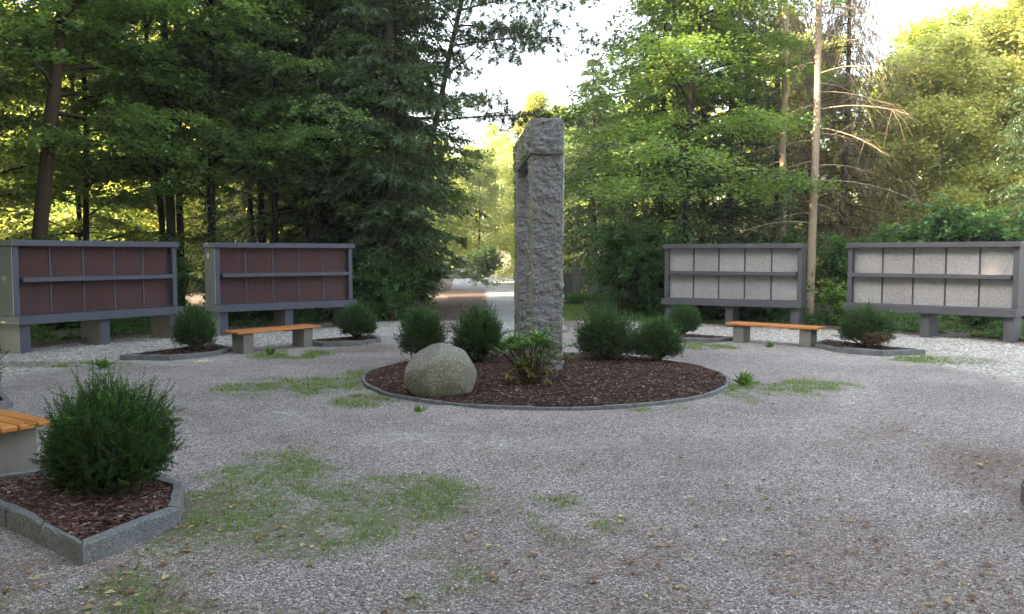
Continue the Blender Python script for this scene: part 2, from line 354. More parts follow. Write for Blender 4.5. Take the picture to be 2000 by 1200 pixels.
for nm, a in (('grass', gz), ('litter', lz), ('white', wz)):
    at = me.attributes.new(nm, 'FLOAT', 'POINT'); at.data.foreach_set('value', a.astype(np.float32))
tag(link('ground', me), kind='structure')
def gz_at(x, y): return .03*(fbm(x, y, 1.3, 9)-.5) + .012*(fbm(x, y, .3, 11)-.5) + .10*(fbm(x, y, 5, 12)-.3)*sst(10.5, 13, np.hypot(x-CX, y-CY))*(~((x > -3) & (x < 1.6)))

# road
ry = np.concatenate([np.arange(18.2, 40, .12), np.linspace(40.2, 78, 100)])
u = np.linspace(0, 1, 36)
RX = road_l(ry)[:, None]*(1-u) + road_r(ry)[:, None]*u; RY = np.repeat(ry[:, None], 36, 1)
RX += .12*(fbm(RX, RY, .8, 4)-.5) * ((u < .03) | (u > .97))
lt = sst(.12, -.12, RX - (-.54 - .035*(RY-19)) + .35*(fbm(RX, RY, .7, 6)-.5))*sst(47, 34, RY)*.95 + .25*sst(.55, .7, fbm(RX, RY, .8, 8))
fade = sst(18.9, 18.2, RY + .5*(fbm(RX, RY, .5, 3)-.5))
g = Geo(); g.add(np.stack([RX, RY, np.full_like(RX, .005)], -1).reshape(-1, 3), (lambda k: np.stack([k, k+1, k+37, k+36], 1))((np.arange(len(ry)-1)[:, None]*36+np.arange(35)[None]).ravel()))
me = g.mesh('road', MT['road'], True)
at = me.attributes.new('litter', 'FLOAT', 'POINT'); at.data.foreach_set('value', np.clip(np.maximum(lt, fade*.6), 0, 1).astype(np.float32).ravel())
tag(link('road', me), kind='structure')

# ------------------------------------------------------------------ scatter on the ground
rng = np.random.default_rng(5)
def scatter(n, x0, x1, y0, y1, power=1.0):
    yy = y0 + (y1-y0)*rng.random(n)**power; xx = x0 + (x1-x0)*rng.random(n); return xx, yy
BEDS = []   # (mx,my,angle,a,b) planting beds, filled below, used to keep scatter out
def bed_frame(mx, my, cxx=CX, cyy=CY-.2):
    a = math.atan2(cyy-my, cxx-mx); return a
for (mx, my, a_, b_) in ((-3.15, 5.0, 1.02, 1.06), (4.34, 4.92, 1.0, 1.05), (-5.94, 14.1, 1.0, 1.05), (-3.42, 16.0, .85, .85), (3.72, 16.6, .82, .85), (6.53, 14.76, 1.02, 1.02), (-6.5, 8.7, 1.0, 1.0)):
    BEDS.append((mx, my, R(52.3) if my == 5.0 else bed_frame(mx, my), a_, b_))
def free(x, y, pad=.0):
    ok = np.hypot(x-CX, y-CY) > RB + .04 + pad
    for mx, my, an, a_, b_ in BEDS:
        dx, dy = x-mx, y-my; n = dx*math.cos(an)+dy*math.sin(an); t_ = -dx*math.sin(an)+dy*math.cos(an)
        ok &= ~((n > -.12-pad) & ((t_/(a_+.05+pad))**2 + (np.maximum(n, 0)/(b_+.05+pad))**2 < 1))
    return ok
# pebbles
n = 120000; x, y = scatter(n, -6, 6, 2.6, 10.5, 1.25); x = x*(y/10.5*1.2+.05)
g_, l_, w_ = zones(x, y); k = free(x, y) & (np.abs(x) < y*.72) & (rng.random(n) > g_*.8) & (rng.random(n) > l_*.95); x, y = x[k], y[k]; n = len(x)
sz = .0045 + .0055*rng.random(n)**2
base = np.array([[1, 0, 0], [0, 1, 0], [-1, 0, 0], [0, -1, 0], [0, 0, .7], [0, 0, -.7]], float)
an = rng.random(n)*6.28; ca, sa = np.cos(an), np.sin(an)
B = base[None]*(1+.5*(rng.random((n, 6, 1))-.5))*np.stack([np.ones(n), .65+.3*rng.random(n), .6+.3*rng.random(n)], -1)[:, None]
V = np.stack([B[..., 0]*ca[:, None]-B[..., 1]*sa[:, None], B[..., 0]*sa[:, None]+B[..., 1]*ca[:, None], B[..., 2]+.35], -1)*sz[:, None, None]
V += np.stack([x, y, gz_at(x, y)], 1)[:, None]
F = np.array([[0, 1, 4], [1, 2, 4], [2, 3, 4], [3, 0, 4]])
g = Geo(); g.add(V.reshape(-1, 3), (F[None] + (np.arange(n)*6)[:, None, None]).reshape(-1, 3))
tag(link('gravel_stones', g.mesh('gravel', MT['pebble'])), 'fine grey loose gravel stones covering the open yard', 'gravel', kind='stuff')
# larger white stones of the pads
n = 46000; x = -11+21*rng.random(n); y = 12+10*rng.random(n)
g_, l_, w_ = zones(x, y); k = free(x, y) & (rng.random(n) < w_*(1-l_)*(1-g_*.8)) & (w_ > .5); x, y = x[k], y[k]; n = len(x)
sz = .011 + .014*rng.random(n)**2; an = rng.random(n)*6.28; ca, sa = np.cos(an), np.sin(an)
B = base[None]*(1+.5*(rng.random((n, 6, 1))-.5))*np.stack([np.ones(n), .65+.3*rng.random(n), .6+.3*rng.random(n)], -1)[:, None]
V = np.stack([B[..., 0]*ca[:, None]-B[..., 1]*sa[:, None], B[..., 0]*sa[:, None]+B[..., 1]*ca[:, None], B[..., 2]+.3], -1)*sz[:, None, None] + np.stack([x, y, gz_at(x, y)], 1)[:, None]
m, t, out = M('white pad stone'); gg = t.nodes.new('ShaderNodeNewGeometry')
bsdf(t, out, ramp(t, gg.outputs['Random Per Island'], [(0, (.23, .22, .21)), (.4, (.42, .41, .39)), (1, (.70, .68, .65))]), .85, .25); MT['padstone'] = m
g = Geo(); g.add(V.reshape(-1, 3), (F[None] + (np.arange(n)*6)[:, None, None]).reshape(-1, 3))
tag(link('gravel_stones', g.mesh('white gravel', MT['padstone'])), 'coarse whitish stones spread under the urn walls', 'gravel', kind='stuff')
# grass
def blades(x, y, h, wd, z=None, lean=.5):
    n = len(x); z = gz_at(x, y) if z is None else z
    an = rng.random(n)*6.28; d = np.stack([np.cos(an), np.sin(an), np.zeros(n)], 1); s_ = np.stack([-d[:, 1], d[:, 0], np.zeros(n)], 1)
    p = np.stack([x, y, z-.003], 1); ln = lean*rng.random(n)[:, None]
    tip = p + d*ln*h[:, None] + np.array([0, 0, 1.])*h[:, None]*(1-.4*ln)
    return np.stack([p-s_*wd, p+s_*wd, tip], 1).reshape(-1, 3), np.arange(3*n).reshape(-1, 3)
g = Geo()
n = 700000; x, y = scatter(n, -7, 7, 2.8, 16, 1.1); g_, l_, w_ = zones(x, y)
cl = .6*fbm(x, y, .22, 21)+.4*fbm(x, y, .07, 22)
k = free(x, y) & (rng.random(n) < g_**1.3*(.08+2.2*sst(.44, .56, cl))*.8) & (np.abs(x) < y*.75); x, y = x[k], y[k]
hh = (.014+.030*rng.random(len(x))**1.5)*(1+.7*sst(8, 14, y))*(.55+.85*sst(.44, .6, cl[k])); V, F_ = blades(x, y, hh, .0032, lean=1.0); g.add(V, F_)
n = 90000; x = .9+6*rng.random(n); y = 18+11*rng.random(n)**1.3; g_, l_, w_ = zones(x, y)
k = (rng.random(n) < g_) & (x < y*.4); x, y = x[k], y[k]; V, F_ = blades(x, y, .04+.05*rng.random(len(x)), .005); g.add(V, F_)
tag(link('grass', g.mesh('grass', MT['grass'])), 'thin green grass growing through the gravel and on the lawn behind', 'grass', kind='stuff')
# fallen leaves
def flat_leaves(x, y, z, L, lift=.35, ratio=.33):
    n = len(x); an = rng.random(n)*6.28
    d = np.stack([np.cos(an), np.sin(an), lift*(rng.random(n)-.4)], 1); nn = norm(np.stack([lift*(rng.random(n)-.5)*2, lift*(rng.random(n)-.5)*2, np.ones(n)], 1))
    g = Geo(); cards(g, np.stack([x, y, z], 1), d, nn, L, L*ratio, fold=.12); return g
xs_, ys_ = [], []
n = 38000; x = -8+16*rng.random(n); y = 2.8+16*rng.random(n)**1.4; g_, l_, w_ = zones(x, y)
k = free(x, y) & (rng.random(n) < l_**1.2*.70 + .035*sst(15, 5, y)*sst(.3, .6, fbm(x, y, 1.1, 15)) + .06*g_*sst(9, 6, y)); xs_.append(x[k]); ys_.append(y[k])
n = 16000; x = -14+28*rng.random(n); y = 18+9*rng.random(n); g_, l_, w_ = zones(x, y); k = rng.random(n) < l_; xs_.append(x[k]); ys_.append(y[k])
x = np.concatenate(xs_); y = np.concatenate(ys_); inr = (x > road_l(y)) & (x < road_r(y)) & (y > 18)
k = ~inr | (x < -.7); x, y = x[k], y[k]
g = flat_leaves(x, y, np.where(inr[k], .012, gz_at(x, y)+.012), .024+.038*rng.random(len(x))**1.5)
tag(link('fallen_leaves', g.mesh('fallen leaves', MT['fallen'])), 'dry brown and yellow leaves scattered over gravel and forest floor', 'leaves', kind='stuff')

# ------------------------------------------------------------------ box helpers
def bx(bm, x0, x1, y0, y1, z0, z1, bev=.006, seg=1):
    r = bmesh.ops.create_cube(bm, size=1); vs = r['verts']
    for v in vs: v.co = ((x0+x1)/2+v.co.x*(x1-x0), (y0+y1)/2+v.co.y*(y1-y0), (z0+z1)/2+v.co.z*(z1-z0))
    if bev: bmesh.ops.bevel(bm, geom=list({e for v in vs for e in v.link_edges}), offset=bev, segments=seg, affect='EDGES')
def part(name, mat, parent, boxes, bev=.006):
    bm = bmesh.new()
    for b in boxes: bx(bm, *b, bev=bev)
    me = bpy.data.meshes.new(name); bm.to_mesh(me); bm.free(); me.materials.append(mat); return link(name, me, parent)

# ------------------------------------------------------------------ urn walls
def urn_wall(loc, rz, label, L, paint, side, stone, sidedir, group='urn walls around the gravel yard'):
    t = empty('urn_wall', (loc[0], loc[1], 0), rz, label, 'urn wall', group); h = L/2
    part('roof_slab', paint, t, [(-h+.0, h-.0, .10, .86, 1.85, 1.957)])
    part('base_slab', paint, t, [(-h, h, 0, .84, .50, .653)])
    w_ = .10
    for s_ in (-1, 1):
        a, b = sorted((s_*(h-.02), s_*(h-.02-w_)))
        part('side_panel', paint, t, [(a, b, .18, .80, .653, 1.85)])
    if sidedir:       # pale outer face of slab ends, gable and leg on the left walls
        e = -h; part('pale_gable_face', side, t, [(e-.006, e+.0, .015, .83, .506, .648), (e-.006, e, .11, .85, 1.856, 1.951), (e+.008, e+.018, .19, .79, .657, 1.846)], bev=.0)
    part('back_panel', paint, t, [(-h+.12, h-.12, .33, .78, .655, 1.848)])
    ix0, ix1 = -h+.12, h-.12; n = 5; dv = .034; pw = (ix1-ix0-dv*(n-1))/n
    for rrow, (za, zb) in enumerate(((.657, 1.225), (1.305, 1.848))):
        for i_ in range(n):
            xa = ix0 + i_*(pw+dv)
            bm = bmesh.new(); bx(bm, xa+.004, xa+pw-.004, .295, .329, za+.002, zb-.002, bev=0)
            me = bpy.data.meshes.new('niche_panel'); bm.to_mesh(me); bm.free(); me.materials.append(stone)
            link('niche_panel', me, t)
            if i_ < n-1: part('divider', paint, t, [(xa+pw, xa+pw+dv, 0.284, .3295, za+.001, zb-.001)], bev=.004)
    part('shelf', paint, t, [(ix0+.02, ix1-.02, .10, .329, 1.225, 1.305)])
    for x_ in (-h+.06, -.10, h-.24):
        lg = part('leg', paint, t, [(x_, x_+.18, .12, .76, -.03, .499)])
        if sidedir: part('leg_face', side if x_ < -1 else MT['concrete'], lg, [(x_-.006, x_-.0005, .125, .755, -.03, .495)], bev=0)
    return t
urn_wall((-7.54, 15.30), R(58.6), 'red-brown stone urn wall on short legs, cut off by the left edge of the picture', 3.26, MT['paint'], MT['pale_side'], MT['niche_red'], 1)
urn_wall((-4.86, 18.05), R(39.4), 'red-brown stone urn wall behind the far left orange bench', 3.24, MT['paint'], MT['pale_side'], MT['niche_red'], 1)
urn_wall((5.05, 19.1), R(-28), 'pale stone urn wall behind the right orange bench', 3.24, MT['paint_warm'], MT['paint_warm'], MT['niche_pale'], 0)
urn_wall((8.42, 16.72), R(-43), 'pale stone urn wall behind the yew with brown patch, touching the right edge', 3.30, MT['paint_warm'], MT['paint_warm'], MT['niche_pale'], 0)

# ------------------------------------------------------------------ benches
def bench(loc, rz, label, L=1.78, W=.46, zt=.385):
    t = empty('park_bench', (*loc, 0), rz, label, 'bench', 'orange slatted benches between the planting beds')
    n = 4; gp = .012; sw = (W-gp*(n-1))/n
    part('seat', MT['wood'], t, [(-L/2, L/2, -W/2+i_*(sw+gp), -W/2+i_*(sw+gp)+sw, zt-.04, zt) for i_ in range(n)], bev=.006)
    for x_ in (-L/2+.14, L/2-.35): part('leg', MT['concrete'], t, [(x_, x_+.21, -W/2+.06, W/2-.06, -.06, zt-.0415)], bev=.008)
    return t
bench((-4.30, 14.72), R(53), 'orange slatted bench on concrete blocks standing before the two red-brown urn walls')
bench((4.97, 15.47), R(-39.5), 'orange slatted bench on concrete blocks standing before the two pale urn walls')
bench((-4.50, 6.60), R(-33), 'orange slatted bench cut off by the left edge, next to the large foreground yew', L=1.9, W=.52, zt=.42)

# ------------------------------------------------------------------ stone gate
def rough_block(x0, x1, y0, y1, z0, z1, amp, seed, step=.02, taper=0):
    """box whose faces are displaced like split stone; returns Geo"""
    g = Geo(); dims = np.array([x1-x0, y1-y0, z1-z0]); o = np.array([x0, y0, z0])
    for ax in range(3):
        b, c_ = [(1, 2), (0, 2), (0, 1)][ax]
        nb = max(2, int(dims[b]/step)); nc = max(2, int(dims[c_]/step))
        ub, uc = np.meshgrid(np.linspace(0, 1, nb+1), np.linspace(0, 1, nc+1))
        for sd in (0, 1):
            P = np.zeros((ub.size, 3)); P[:, ax] = sd; P[:, b] = ub.ravel(); P[:, c_] = uc.ravel()
            W = o + P*dims
            nr = np.zeros(3); nr[ax] = 1 if sd else -1
            em = np.minimum.reduce([np.minimum(P[:, b], 1-P[:, b])*dims[b], np.minimum(P[:, c_], 1-P[:, c_])*dims[c_]])
            D = np.zeros(len(W)); E_ = np.zeros((len(W), 3))
            for q in range(len(W)):
                v = Vector(W[q]*3.2) + Vector((seed*9.1, seed*3.3, 0))
                v = Vector((v.x, v.y, v.z*1.3)); a = .6*mnoise.noise(v) + .8*mnoise.noise(v*2.3) + 1.1*abs(mnoise.noise(v*4.1)) + .6*abs(mnoise.noise(v*8.5)) + .2*mnoise.noise(v*17)
                D[q] = a
                ev = mnoise.noise_vector(Vector(W[q]*4.3)+Vector((seed, 0, 0)))
                E_[q] = ev
            W = W + E_*amp*.22 + nr*(D*amp*sst(0, .05, em))[:, None]
            k = (np.arange(nc)[:, None]*(nb+1)+np.arange(nb)[None]).ravel()
            F = np.stack([k, k+1, k+nb+2, k+nb+1], 1)
            if (sd == 0) == (ax != 1): F = F[:, ::-1]
            g.add(W, F)
    g.side = sum(len(f) for f in g.f[:2]); return g
def gmesh(g, name):
    me = g.mesh(name, MT['granite'], False); me.materials.append(MT['granite_edge'])
    mi = np.zeros(len(me.polygons), np.int32); mi[:g.side] = 1; me.polygons.foreach_set('material_index', mi); return me
GR = math.atan2(.21, 2.7)
gate = empty('stone_gate', (.455, 11.17, .06), GR, 'tall gate of two rough grey granite pillars bridged by a granite lintel', 'monument')
link('pillar', gmesh(rough_block(-.185, .245, .05, .50, -.15, 3.0, .032, 1), 'pillar'), gate)
link('pillar', gmesh(rough_block(-.195, .235, 2.26, 2.72, -.15, 3.0, .032, 2), 'pillar'), gate)
link('lintel', gmesh(rough_block(-.205, .245, 0.0, 2.76, 3.006, 3.47, .032, 3), 'lintel'), gate)

# ------------------------------------------------------------------ planting beds
def chips(x, y, z, L0=.018, L1=.04):
    n = len(x); g = Geo(); an = rng.random(n)*6.28
    d = np.stack([np.cos(an), np.sin(an), .5*(rng.random(n)-.5)], 1)
    nn = norm(np.stack([.8*(rng.random(n)-.5), .8*(rng.random(n)-.5), np.ones(n)], 1)); L_ = L0+(L1-L0)*rng.random(n)**1.5
    d = norm(d); s_ = norm(np.cross(nn, d)); w2 = L_*(.15+.2*rng.random(n))
    p = np.stack([x, y, z], 1); a = d*L_[:, None]*.5; b = s_*w2[:, None]; up = np.cross(d, s_)*.004
    Vv = np.stack([p-a-b, p+a-b*.7, p+a+b*.6, p-a*.9+b, p-a-b-up, p+a-b*.7-up, p+a+b*.6-up, p-a*.9+b-up], 1).reshape(-1, 3)
    F = np.array([[0, 1, 2, 3], [0, 4, 5, 1], [1, 5, 6, 2], [2, 6, 7, 3], [3, 7, 4, 0]])
    g.add(Vv, (F[None]+(np.arange(n)*8)[:, None, None]).reshape(-1, 4)); return g
bed = empty('round_planting_bed', (CX, CY, 0), 0, 'large round bed of dark bark mulch around the stone gate', 'planting bed')
def mound(r): return .035 + .085*np.cos(np.clip(r/RB, 0, 1)*math.pi/2)**.8
rr_ = np.linspace(0, RB-.03, 34); tt = np.linspace(0, 2*math.pi, 121)[:-1]
Rm, Tm = np.meshgrid(rr_, tt); g = Geo()
xx = Rm*np.cos(Tm); yy = Rm*np.sin(Tm)
zz = mound(Rm) + .025*(fbm(xx, yy, .35, 31)-.5)
k = np.arange(120)[:, None]*34+np.arange(33)[None]; k2 = ((np.arange(120)+1) % 120)[:, None]*34+np.arange(33)[None]
g.add(np.stack([xx, yy, zz], -1).reshape(-1, 3), np.stack([k, k2, k2+1, k+1], -1).reshape(-1, 4))
link('soil', g.mesh('soil', MT['soil'], True), bed)
n = 26000; ra = (RB-.05)*np.sqrt(rng.random(n)); ta = rng.random(n)*6.28; x = ra*np.cos(ta); y = ra*np.sin(ta)
tag(link('bark_mulch', chips(x, y, mound(ra)+.025*(fbm(x, y, .35, 31)-.5)+.008, .018, .05).mesh('bark mulch', MT['mulch']), bed), kind='stuff')
ns = 42
for i_ in range(ns):
    a0 = (i_+.015)*2*math.pi/ns; a1 = (i_+.985)*2*math.pi/ns; g = Geo(); jz = random.Random(i_).uniform(-.008, .008); jr = random.Random(i_+99).uniform(-.012, .012)
    P = []
    for a in np.linspace(a0, a1, 5):
        wob = .004*math.sin(a*91+i_)
        for r_, z_ in ((RB-.025, -.05), (RB+.015, -.05), (RB+.015, .04), (RB-.025, .045)): P.append(((r_+jr+wob)*math.cos(a), (r_+jr+wob)*math.sin(a), z_+(jz if z_ > 0 else 0)))
    F = [];
    for q in range(4):
        for s_ in range(4): F.append([q*4+s_, q*4+(s_+1) % 4, q*4+4+(s_+1) % 4, q*4+4+s_])
    F.append([3, 2, 1, 0]); F.append([16, 17, 18, 19]); g.add(P, F); link('edging_stone', g.mesh('edging stone', MT['kerb']), bed)

def small_bed(mx, my, an, a_, b_, label, nst, kh=.13, kw=.066, chipn=1500):
    t = empty('small_planting_bed', (mx, my, 0), an, label, 'planting bed', 'small kerbed beds in the ring')
    # outline in local frame: x towards the yard centre, y along the straight outer edge
    out = [(0, -a_), (0, -a_*.5), (0, 0), (0, a_*.5), (0, a_)]
    ths = np.linspace(math.pi/2, -math.pi/2, nst+1)
    arc = [(b_*math.cos(q)**.85 if math.cos(q) > 1e-6 else 0, a_*math.sin(q)) for q in ths]
    loop = out + arc[1:-1]
    loop = np.array(loop); cen = loop.mean(0)
    def inner(p): v = cen-p; return p + v/np.linalg.norm(v)*kw*1.15
    m_ = len(loop)
    for q in range(m_):
        p0, p1 = loop[q], loop[(q+1) % m_]; i0, i1 = inner(p0), inner(p1); rd = random.Random(q*7+int(abs(mx)*100))
        e = (p1-p0)/np.linalg.norm(p1-p0)*.004; zt = kh+rd.uniform(-.008, .008)
        sub = 5; P = []; F = []
        for s_ in range(sub+1):
            f = s_/sub; o_ = p0*(1-f)+p1*f + e*(1-2*f); n_ = i0*(1-f)+i1*f + e*(1-2*f)
            jit = lambda k: rd.uniform(-.008, .008)*k
            P += [(o_[0]+jit(1), o_[1]+jit(1), -.05), (o_[0]+jit(1), o_[1]+jit(1), zt-.012+jit(.6)), (*(o_*.88+n_*.12), zt+jit(.6)), (n_[0]+jit(1), n_[1]+jit(1), zt+jit(.6)), (n_[0], n_[1], -.05)]
        for s_ in range(sub):
            for w_ in range(4): b0 = s_*5+w_; F.append([b0, b0+1, b0+6, b0+5])
        g = Geo(); g.add(P, F); g.add([P[0], P[1], P[3], P[4]], [[3, 2, 1, 0]]); g.add([P[-5], P[-4], P[-2], P[-1]], [[0, 1, 2, 3]])
        link('kerb_stone', g.mesh('kerb stone', MT['kerb']), t)
    inn = np.array([inner(p) for p in loop]); g = Geo()
    ring = [cen + (inn-cen)*f for f in np.linspace(0.02, 1.02, 9)]
    P = np.concatenate([np.column_stack([r_, kh-.035+.05*(1-f)+.02*(fbm(r_[:, 0]+mx, r_[:, 1]+my, .3, 41)-.5)]) for r_, f in zip(ring, np.linspace(0, 1, 9))])
    k = (np.arange(8)[:, None]*m_+np.arange(m_)[None]); k2 = (np.arange(8)[:, None]*m_+(np.arange(m_)[None]+1) % m_)
    g.add(P, np.stack([k, k2, k2+m_, k+m_], -1).reshape(-1, 4)); link('soil', g.mesh('soil', MT['soil'], True), t)
    th = rng.random(chipn)*6.28; rd_ = np.sqrt(rng.random(chipn)); ii = (th/6.28*m_); i0 = ii.astype(int) % m_; f = ii-np.floor(ii)
    pts = cen + ((inn[i0]*(1-f[:, None])+inn[(i0+1) % m_]*f[:, None])-cen)*rd_[:, None]
    tag(link('bark_mulch', chips(pts[:, 0], pts[:, 1], kh-.025+.05*(1-rd_)+.02*(fbm(pts[:, 0]+mx, pts[:, 1]+my, .3, 41)-.5), .02, .055).mesh('bark mulch', MT['mulch']), t), kind='stuff')
    return t
BL_ = ['big grey granite kerbed bed in the left foreground holding the largest yew', 'kerbed bed at the right edge of the foreground with only one kerb stone showing', 'kerbed bed under the small yew before the leftmost urn wall', 'kerbed bed with a yew to the right of the far left bench', 'kerbed bed with a small bushy yew left of the right bench', 'kerbed bed holding the yew with a brown dead patch', 'kerbed bed on the left margin under the yew at the picture edge']
for bi, (b_, lb) in enumerate(zip(BEDS, BL_)):
    small_bed(*b_, lb, 5 if bi < 2 else 4, .125 if bi < 2 else .085, chipn=5000 if bi == 0 else 1200)

# ------------------------------------------------------------------ boulder
BP = [(Vector(a_).normalized(), d_) for a_, d_ in (((-.9, -.3, .75), .84), ((.9, -.3, .55), .92), ((.1, -.5, 1), .93), ((-.2, -1, .1), .90), ((.7, -.8, -.1), .93), ((-.8, -.7, -.3), .90), ((.3, .2, 1), .95), ((1, .1, -.3), .94), ((.2, -.9, -.6), .86), ((-.2, -.7, .7), .93))]
bm = bmesh.new(); bmesh.ops.create_icosphere(bm, subdivisions=6, radius=1)
for v in bm.verts:
    p = v.co.copy(); q = p.normalized()
    n_ = mnoise.noise(q*1.1+Vector((3.3, 1, 0)))*.09 + mnoise.noise(q*2.6+Vector((7, 2, 1)))*.055 + mnoise.noise(q*7)*.016 + abs(mnoise.noise(q*14))*.008
    r_ = 1.04+n_*.8
    for pn, pd in BP:
        dt = q.dot(pn)
        if dt > .2: e_ = pd/dt - r_; r_ = r_ + e_*.6 if e_ < 0 else r_
    x_, y_, z_ = q.x*r_*.41, q.y*r_*.38, q.z*r_
    # steep right flank, shoulder sloping down to the left
    z_ = (abs(q.z)**.85*math.copysign(1, q.z))*r_*(.375 if z_ > 0 else .34)
    x_ += .05*q.z if q.z > 0 else 0
    x_ *= 1 - .10*max(0, q.z)
    if q.x > 0: x_ *= 1.0 + .05*(1-abs(q.z))
    v.co = (x_, y_, z_)
me = bpy.data.meshes.new('boulder'); bm.to_mesh(me); bm.free(); me.materials.append(MT['boulder'])
for p in me.polygons: p.use_smooth = True
b = link('boulder', me); b.location = (-.86, 9.72, .255); b.rotation_euler = (0, R(6), R(15)); tag(b, 'rounded mossy grey boulder on the dark mulch at the left of the round bed', 'boulder')

# ------------------------------------------------------------------ yews
def yew(seed, W, Hh, shoots=420, needles=34, nl=.024, nw=.0022, spikes=0):
    r = np.random.default_rng(seed); g = Geo(); gs = Geo()
    n = shoots; az = r.random(n)*6.28; el = np.arcsin(np.clip(-.62+1.62*r.random(n), -.95, 1))
    D = np.stack([np.cos(el)*np.cos(az), np.cos(el)*np.sin(az), np.sin(el)], 1)
    c0 = np.array([0, 0, Hh*.40])
    bump = np.where(r.random(n) < .4, .5+.4*r.random(n), .86+.10*r.normal(size=n)); bump = np.clip(bump, .45, 1.12); lob = 1+.07*np.sin(az*2+seed*2)+.07*np.sin(az*3+seed+el*2)+.06*np.sin(az*7+el*5+seed)
    tip = c0 + D*np.stack([W/2*lob, W/2*lob, np.where(D[:, 2] > 0, Hh*.60, Hh*.46)], 1)*bump[:, None]
    upf = np.clip(D[:, 2]+.25, 0, 1); L = W*(.13+.15*r.random(n)+.10*upf); dr = norm(D + .45*r.normal(size=D.shape) + np.array([0, 0, .35]))
    tip = tip + dr*(.04+.05*r.random((n, 1))+.24*(r.random((n, 1))**3)*upf[:, None])*W*.7; tip[:, 2] = np.maximum(tip[:, 2], .03+.04*r.random(n))
    st = tip - dr*L[:, None]; root = np.array([0, 0, Hh*.12]); T = np.linspace(0, 1, 5)
    pts = st[:, None] + (tip-st)[:, None]*T[None, :, None] + np.array([0, 0, 1.])*(.35*L[:, None]*(T**2-T)[None])[..., None]
    for q in range(0, n, 2): tube(gs, pts[q], np.linspace(.004, .0012, 5), 3)
    for q in range(60):
        p1 = st[q]; tube(gs, np.linspace([r.normal()*.03, r.normal()*.03, -.02], p1, 5), np.linspace(.014, .005, 5), 4)
    u = r.random((n, needles))**.75; seg = np.minimum((u*4).astype(int), 3); f = u*4-seg
    I = np.arange(n)[:, None]; p = pts[I, seg]*(1-f[..., None])+pts[I, seg+1]*f[..., None]; dd = norm(pts[I, seg+1]-pts[I, seg])
    side = norm(np.cross(dd, r.normal(size=dd.shape)))
    nd = norm(side*.95+dd*.5+np.array([0, 0, .12]))
    young = (r.random((n, 1)) < .55)
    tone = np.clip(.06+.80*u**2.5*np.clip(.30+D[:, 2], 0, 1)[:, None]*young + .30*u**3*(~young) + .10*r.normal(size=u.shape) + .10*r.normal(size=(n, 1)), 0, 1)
    ll = nl*(1-.5*u**2)*(.8+.4*r.random(u.shape))
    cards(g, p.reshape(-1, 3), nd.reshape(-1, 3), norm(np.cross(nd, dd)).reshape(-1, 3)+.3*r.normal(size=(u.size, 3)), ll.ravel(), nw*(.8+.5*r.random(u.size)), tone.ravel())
    for q in range(spikes):
        a = r.random()*6.28; b0 = np.array([.14*math.cos(a)*W-.12*W, .14*math.sin(a)*W, Hh*.80]); t1 = b0+np.array([.02*r.normal(), .02*r.normal(), Hh*(.22+.24*r.random())])
        tube(gs, [b0, (b0+t1)/2, t1], [.004, .003, .0015], 3)
        m_ = 170; u = r.random(m_); p = b0+(t1-b0)*u[:, None]; nd = norm(r.normal(size=(m_, 3))*[1, 1, .3]+[0, 0, .8]); cards(g, p, nd, r.normal(size=(m_, 3)), nl*.7, nw, np.clip(.3+.5*u, 0, 1))
    return g.mesh('needles', MT['yew'], attr='tone'), gs.mesh('stems', MT['stem'])
def place_yew(meshes, loc, sc, rz, label, name='yew_shrub'):
    t = empty(name, loc, rz, label, 'shrub', 'round clipped yews'); t.scale = sc
    a = link('foliage', meshes[0], t); b_ = link('stems', meshes[1], t); return t
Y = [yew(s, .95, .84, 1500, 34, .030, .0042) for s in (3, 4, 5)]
place_yew(Y[0], (-1.42, 12.95, .06), (.80, .80, .98), 0, 'yew at the left of the round bed, standing behind the boulder')
place_yew(Y[1], (-.50, 12.25, .09), (.86, .86, 1.0), 1.9, 'yew in the round bed just left of the stone gate')
place_yew(Y[2], (1.44, 12.45, .09), (.98, .98, .93), .7, 'large yew in the round bed just right of the stone gate')
place_yew(Y[0], (2.23, 12.55, .07), (.80, .80, .82), 2.4, 'yew at the right end of the round bed')
place_yew(Y[1], (-5.42, 13.95, .10), (.74, .74, .86), 4.2, 'loose small yew before the leftmost red-brown urn wall')
place_yew(Y[2], (-2.98, 15.72, .10), (.80, .80, .80), 3.1, 'yew right of the far left bench, before the end of its urn wall')
place_yew(Y[0], (3.52, 16.75, .08), (.70, .70, .72), 5.0, 'small yew left of the right bench, before the pale urn wall')
yb = place_yew(Y[2], (6.35, 14.6, .08), (1.08, 1.0, .86), 1.3, 'wide yew with a brown dead patch low on its front')
place_yew(Y[1], (-6.28, 9.1, .1), (.98, .98, .98), .4, 'yew at the left picture edge above the slatted bench, mostly cut off')
g = Geo(); n = 1900; a = rng.normal(0, .24, n)+.25*rng.normal(size=n)*(rng.random(n) < .3); z_ = .05+.22*rng.random(n)**1.6+.10*rng.random(n)*np.cos(a*9)**2; 
q_ = .42+.11*rng.random(n)-.4*np.maximum(0, .2-z_); P = np.stack([q_*np.sin(a), -q_*np.cos(a), z_*1.1], 1); d = norm(np.stack([np.sin(a), -np.cos(a), .5*rng.random(n)], 1)+.7*rng.normal(size=(n, 3)))
cards(g, P, d, rng.normal(size=(n, 3)), .04, .005); dm = link('dead_patch', g.mesh('dead patch', MT['yewbrown']), yb); dm['label'] = 'brown dead patch'
dm.rotation_euler = (0, 0, -1.3-.12)
YB = yew(11, 1.08, .86, 3400, 70, .024, .0026, spikes=7)
place_yew(YB, (-2.73, 5.5, .10), (.80, .80, .84), 0, 'largest yew in the left foreground, shaggy with upright shoots')

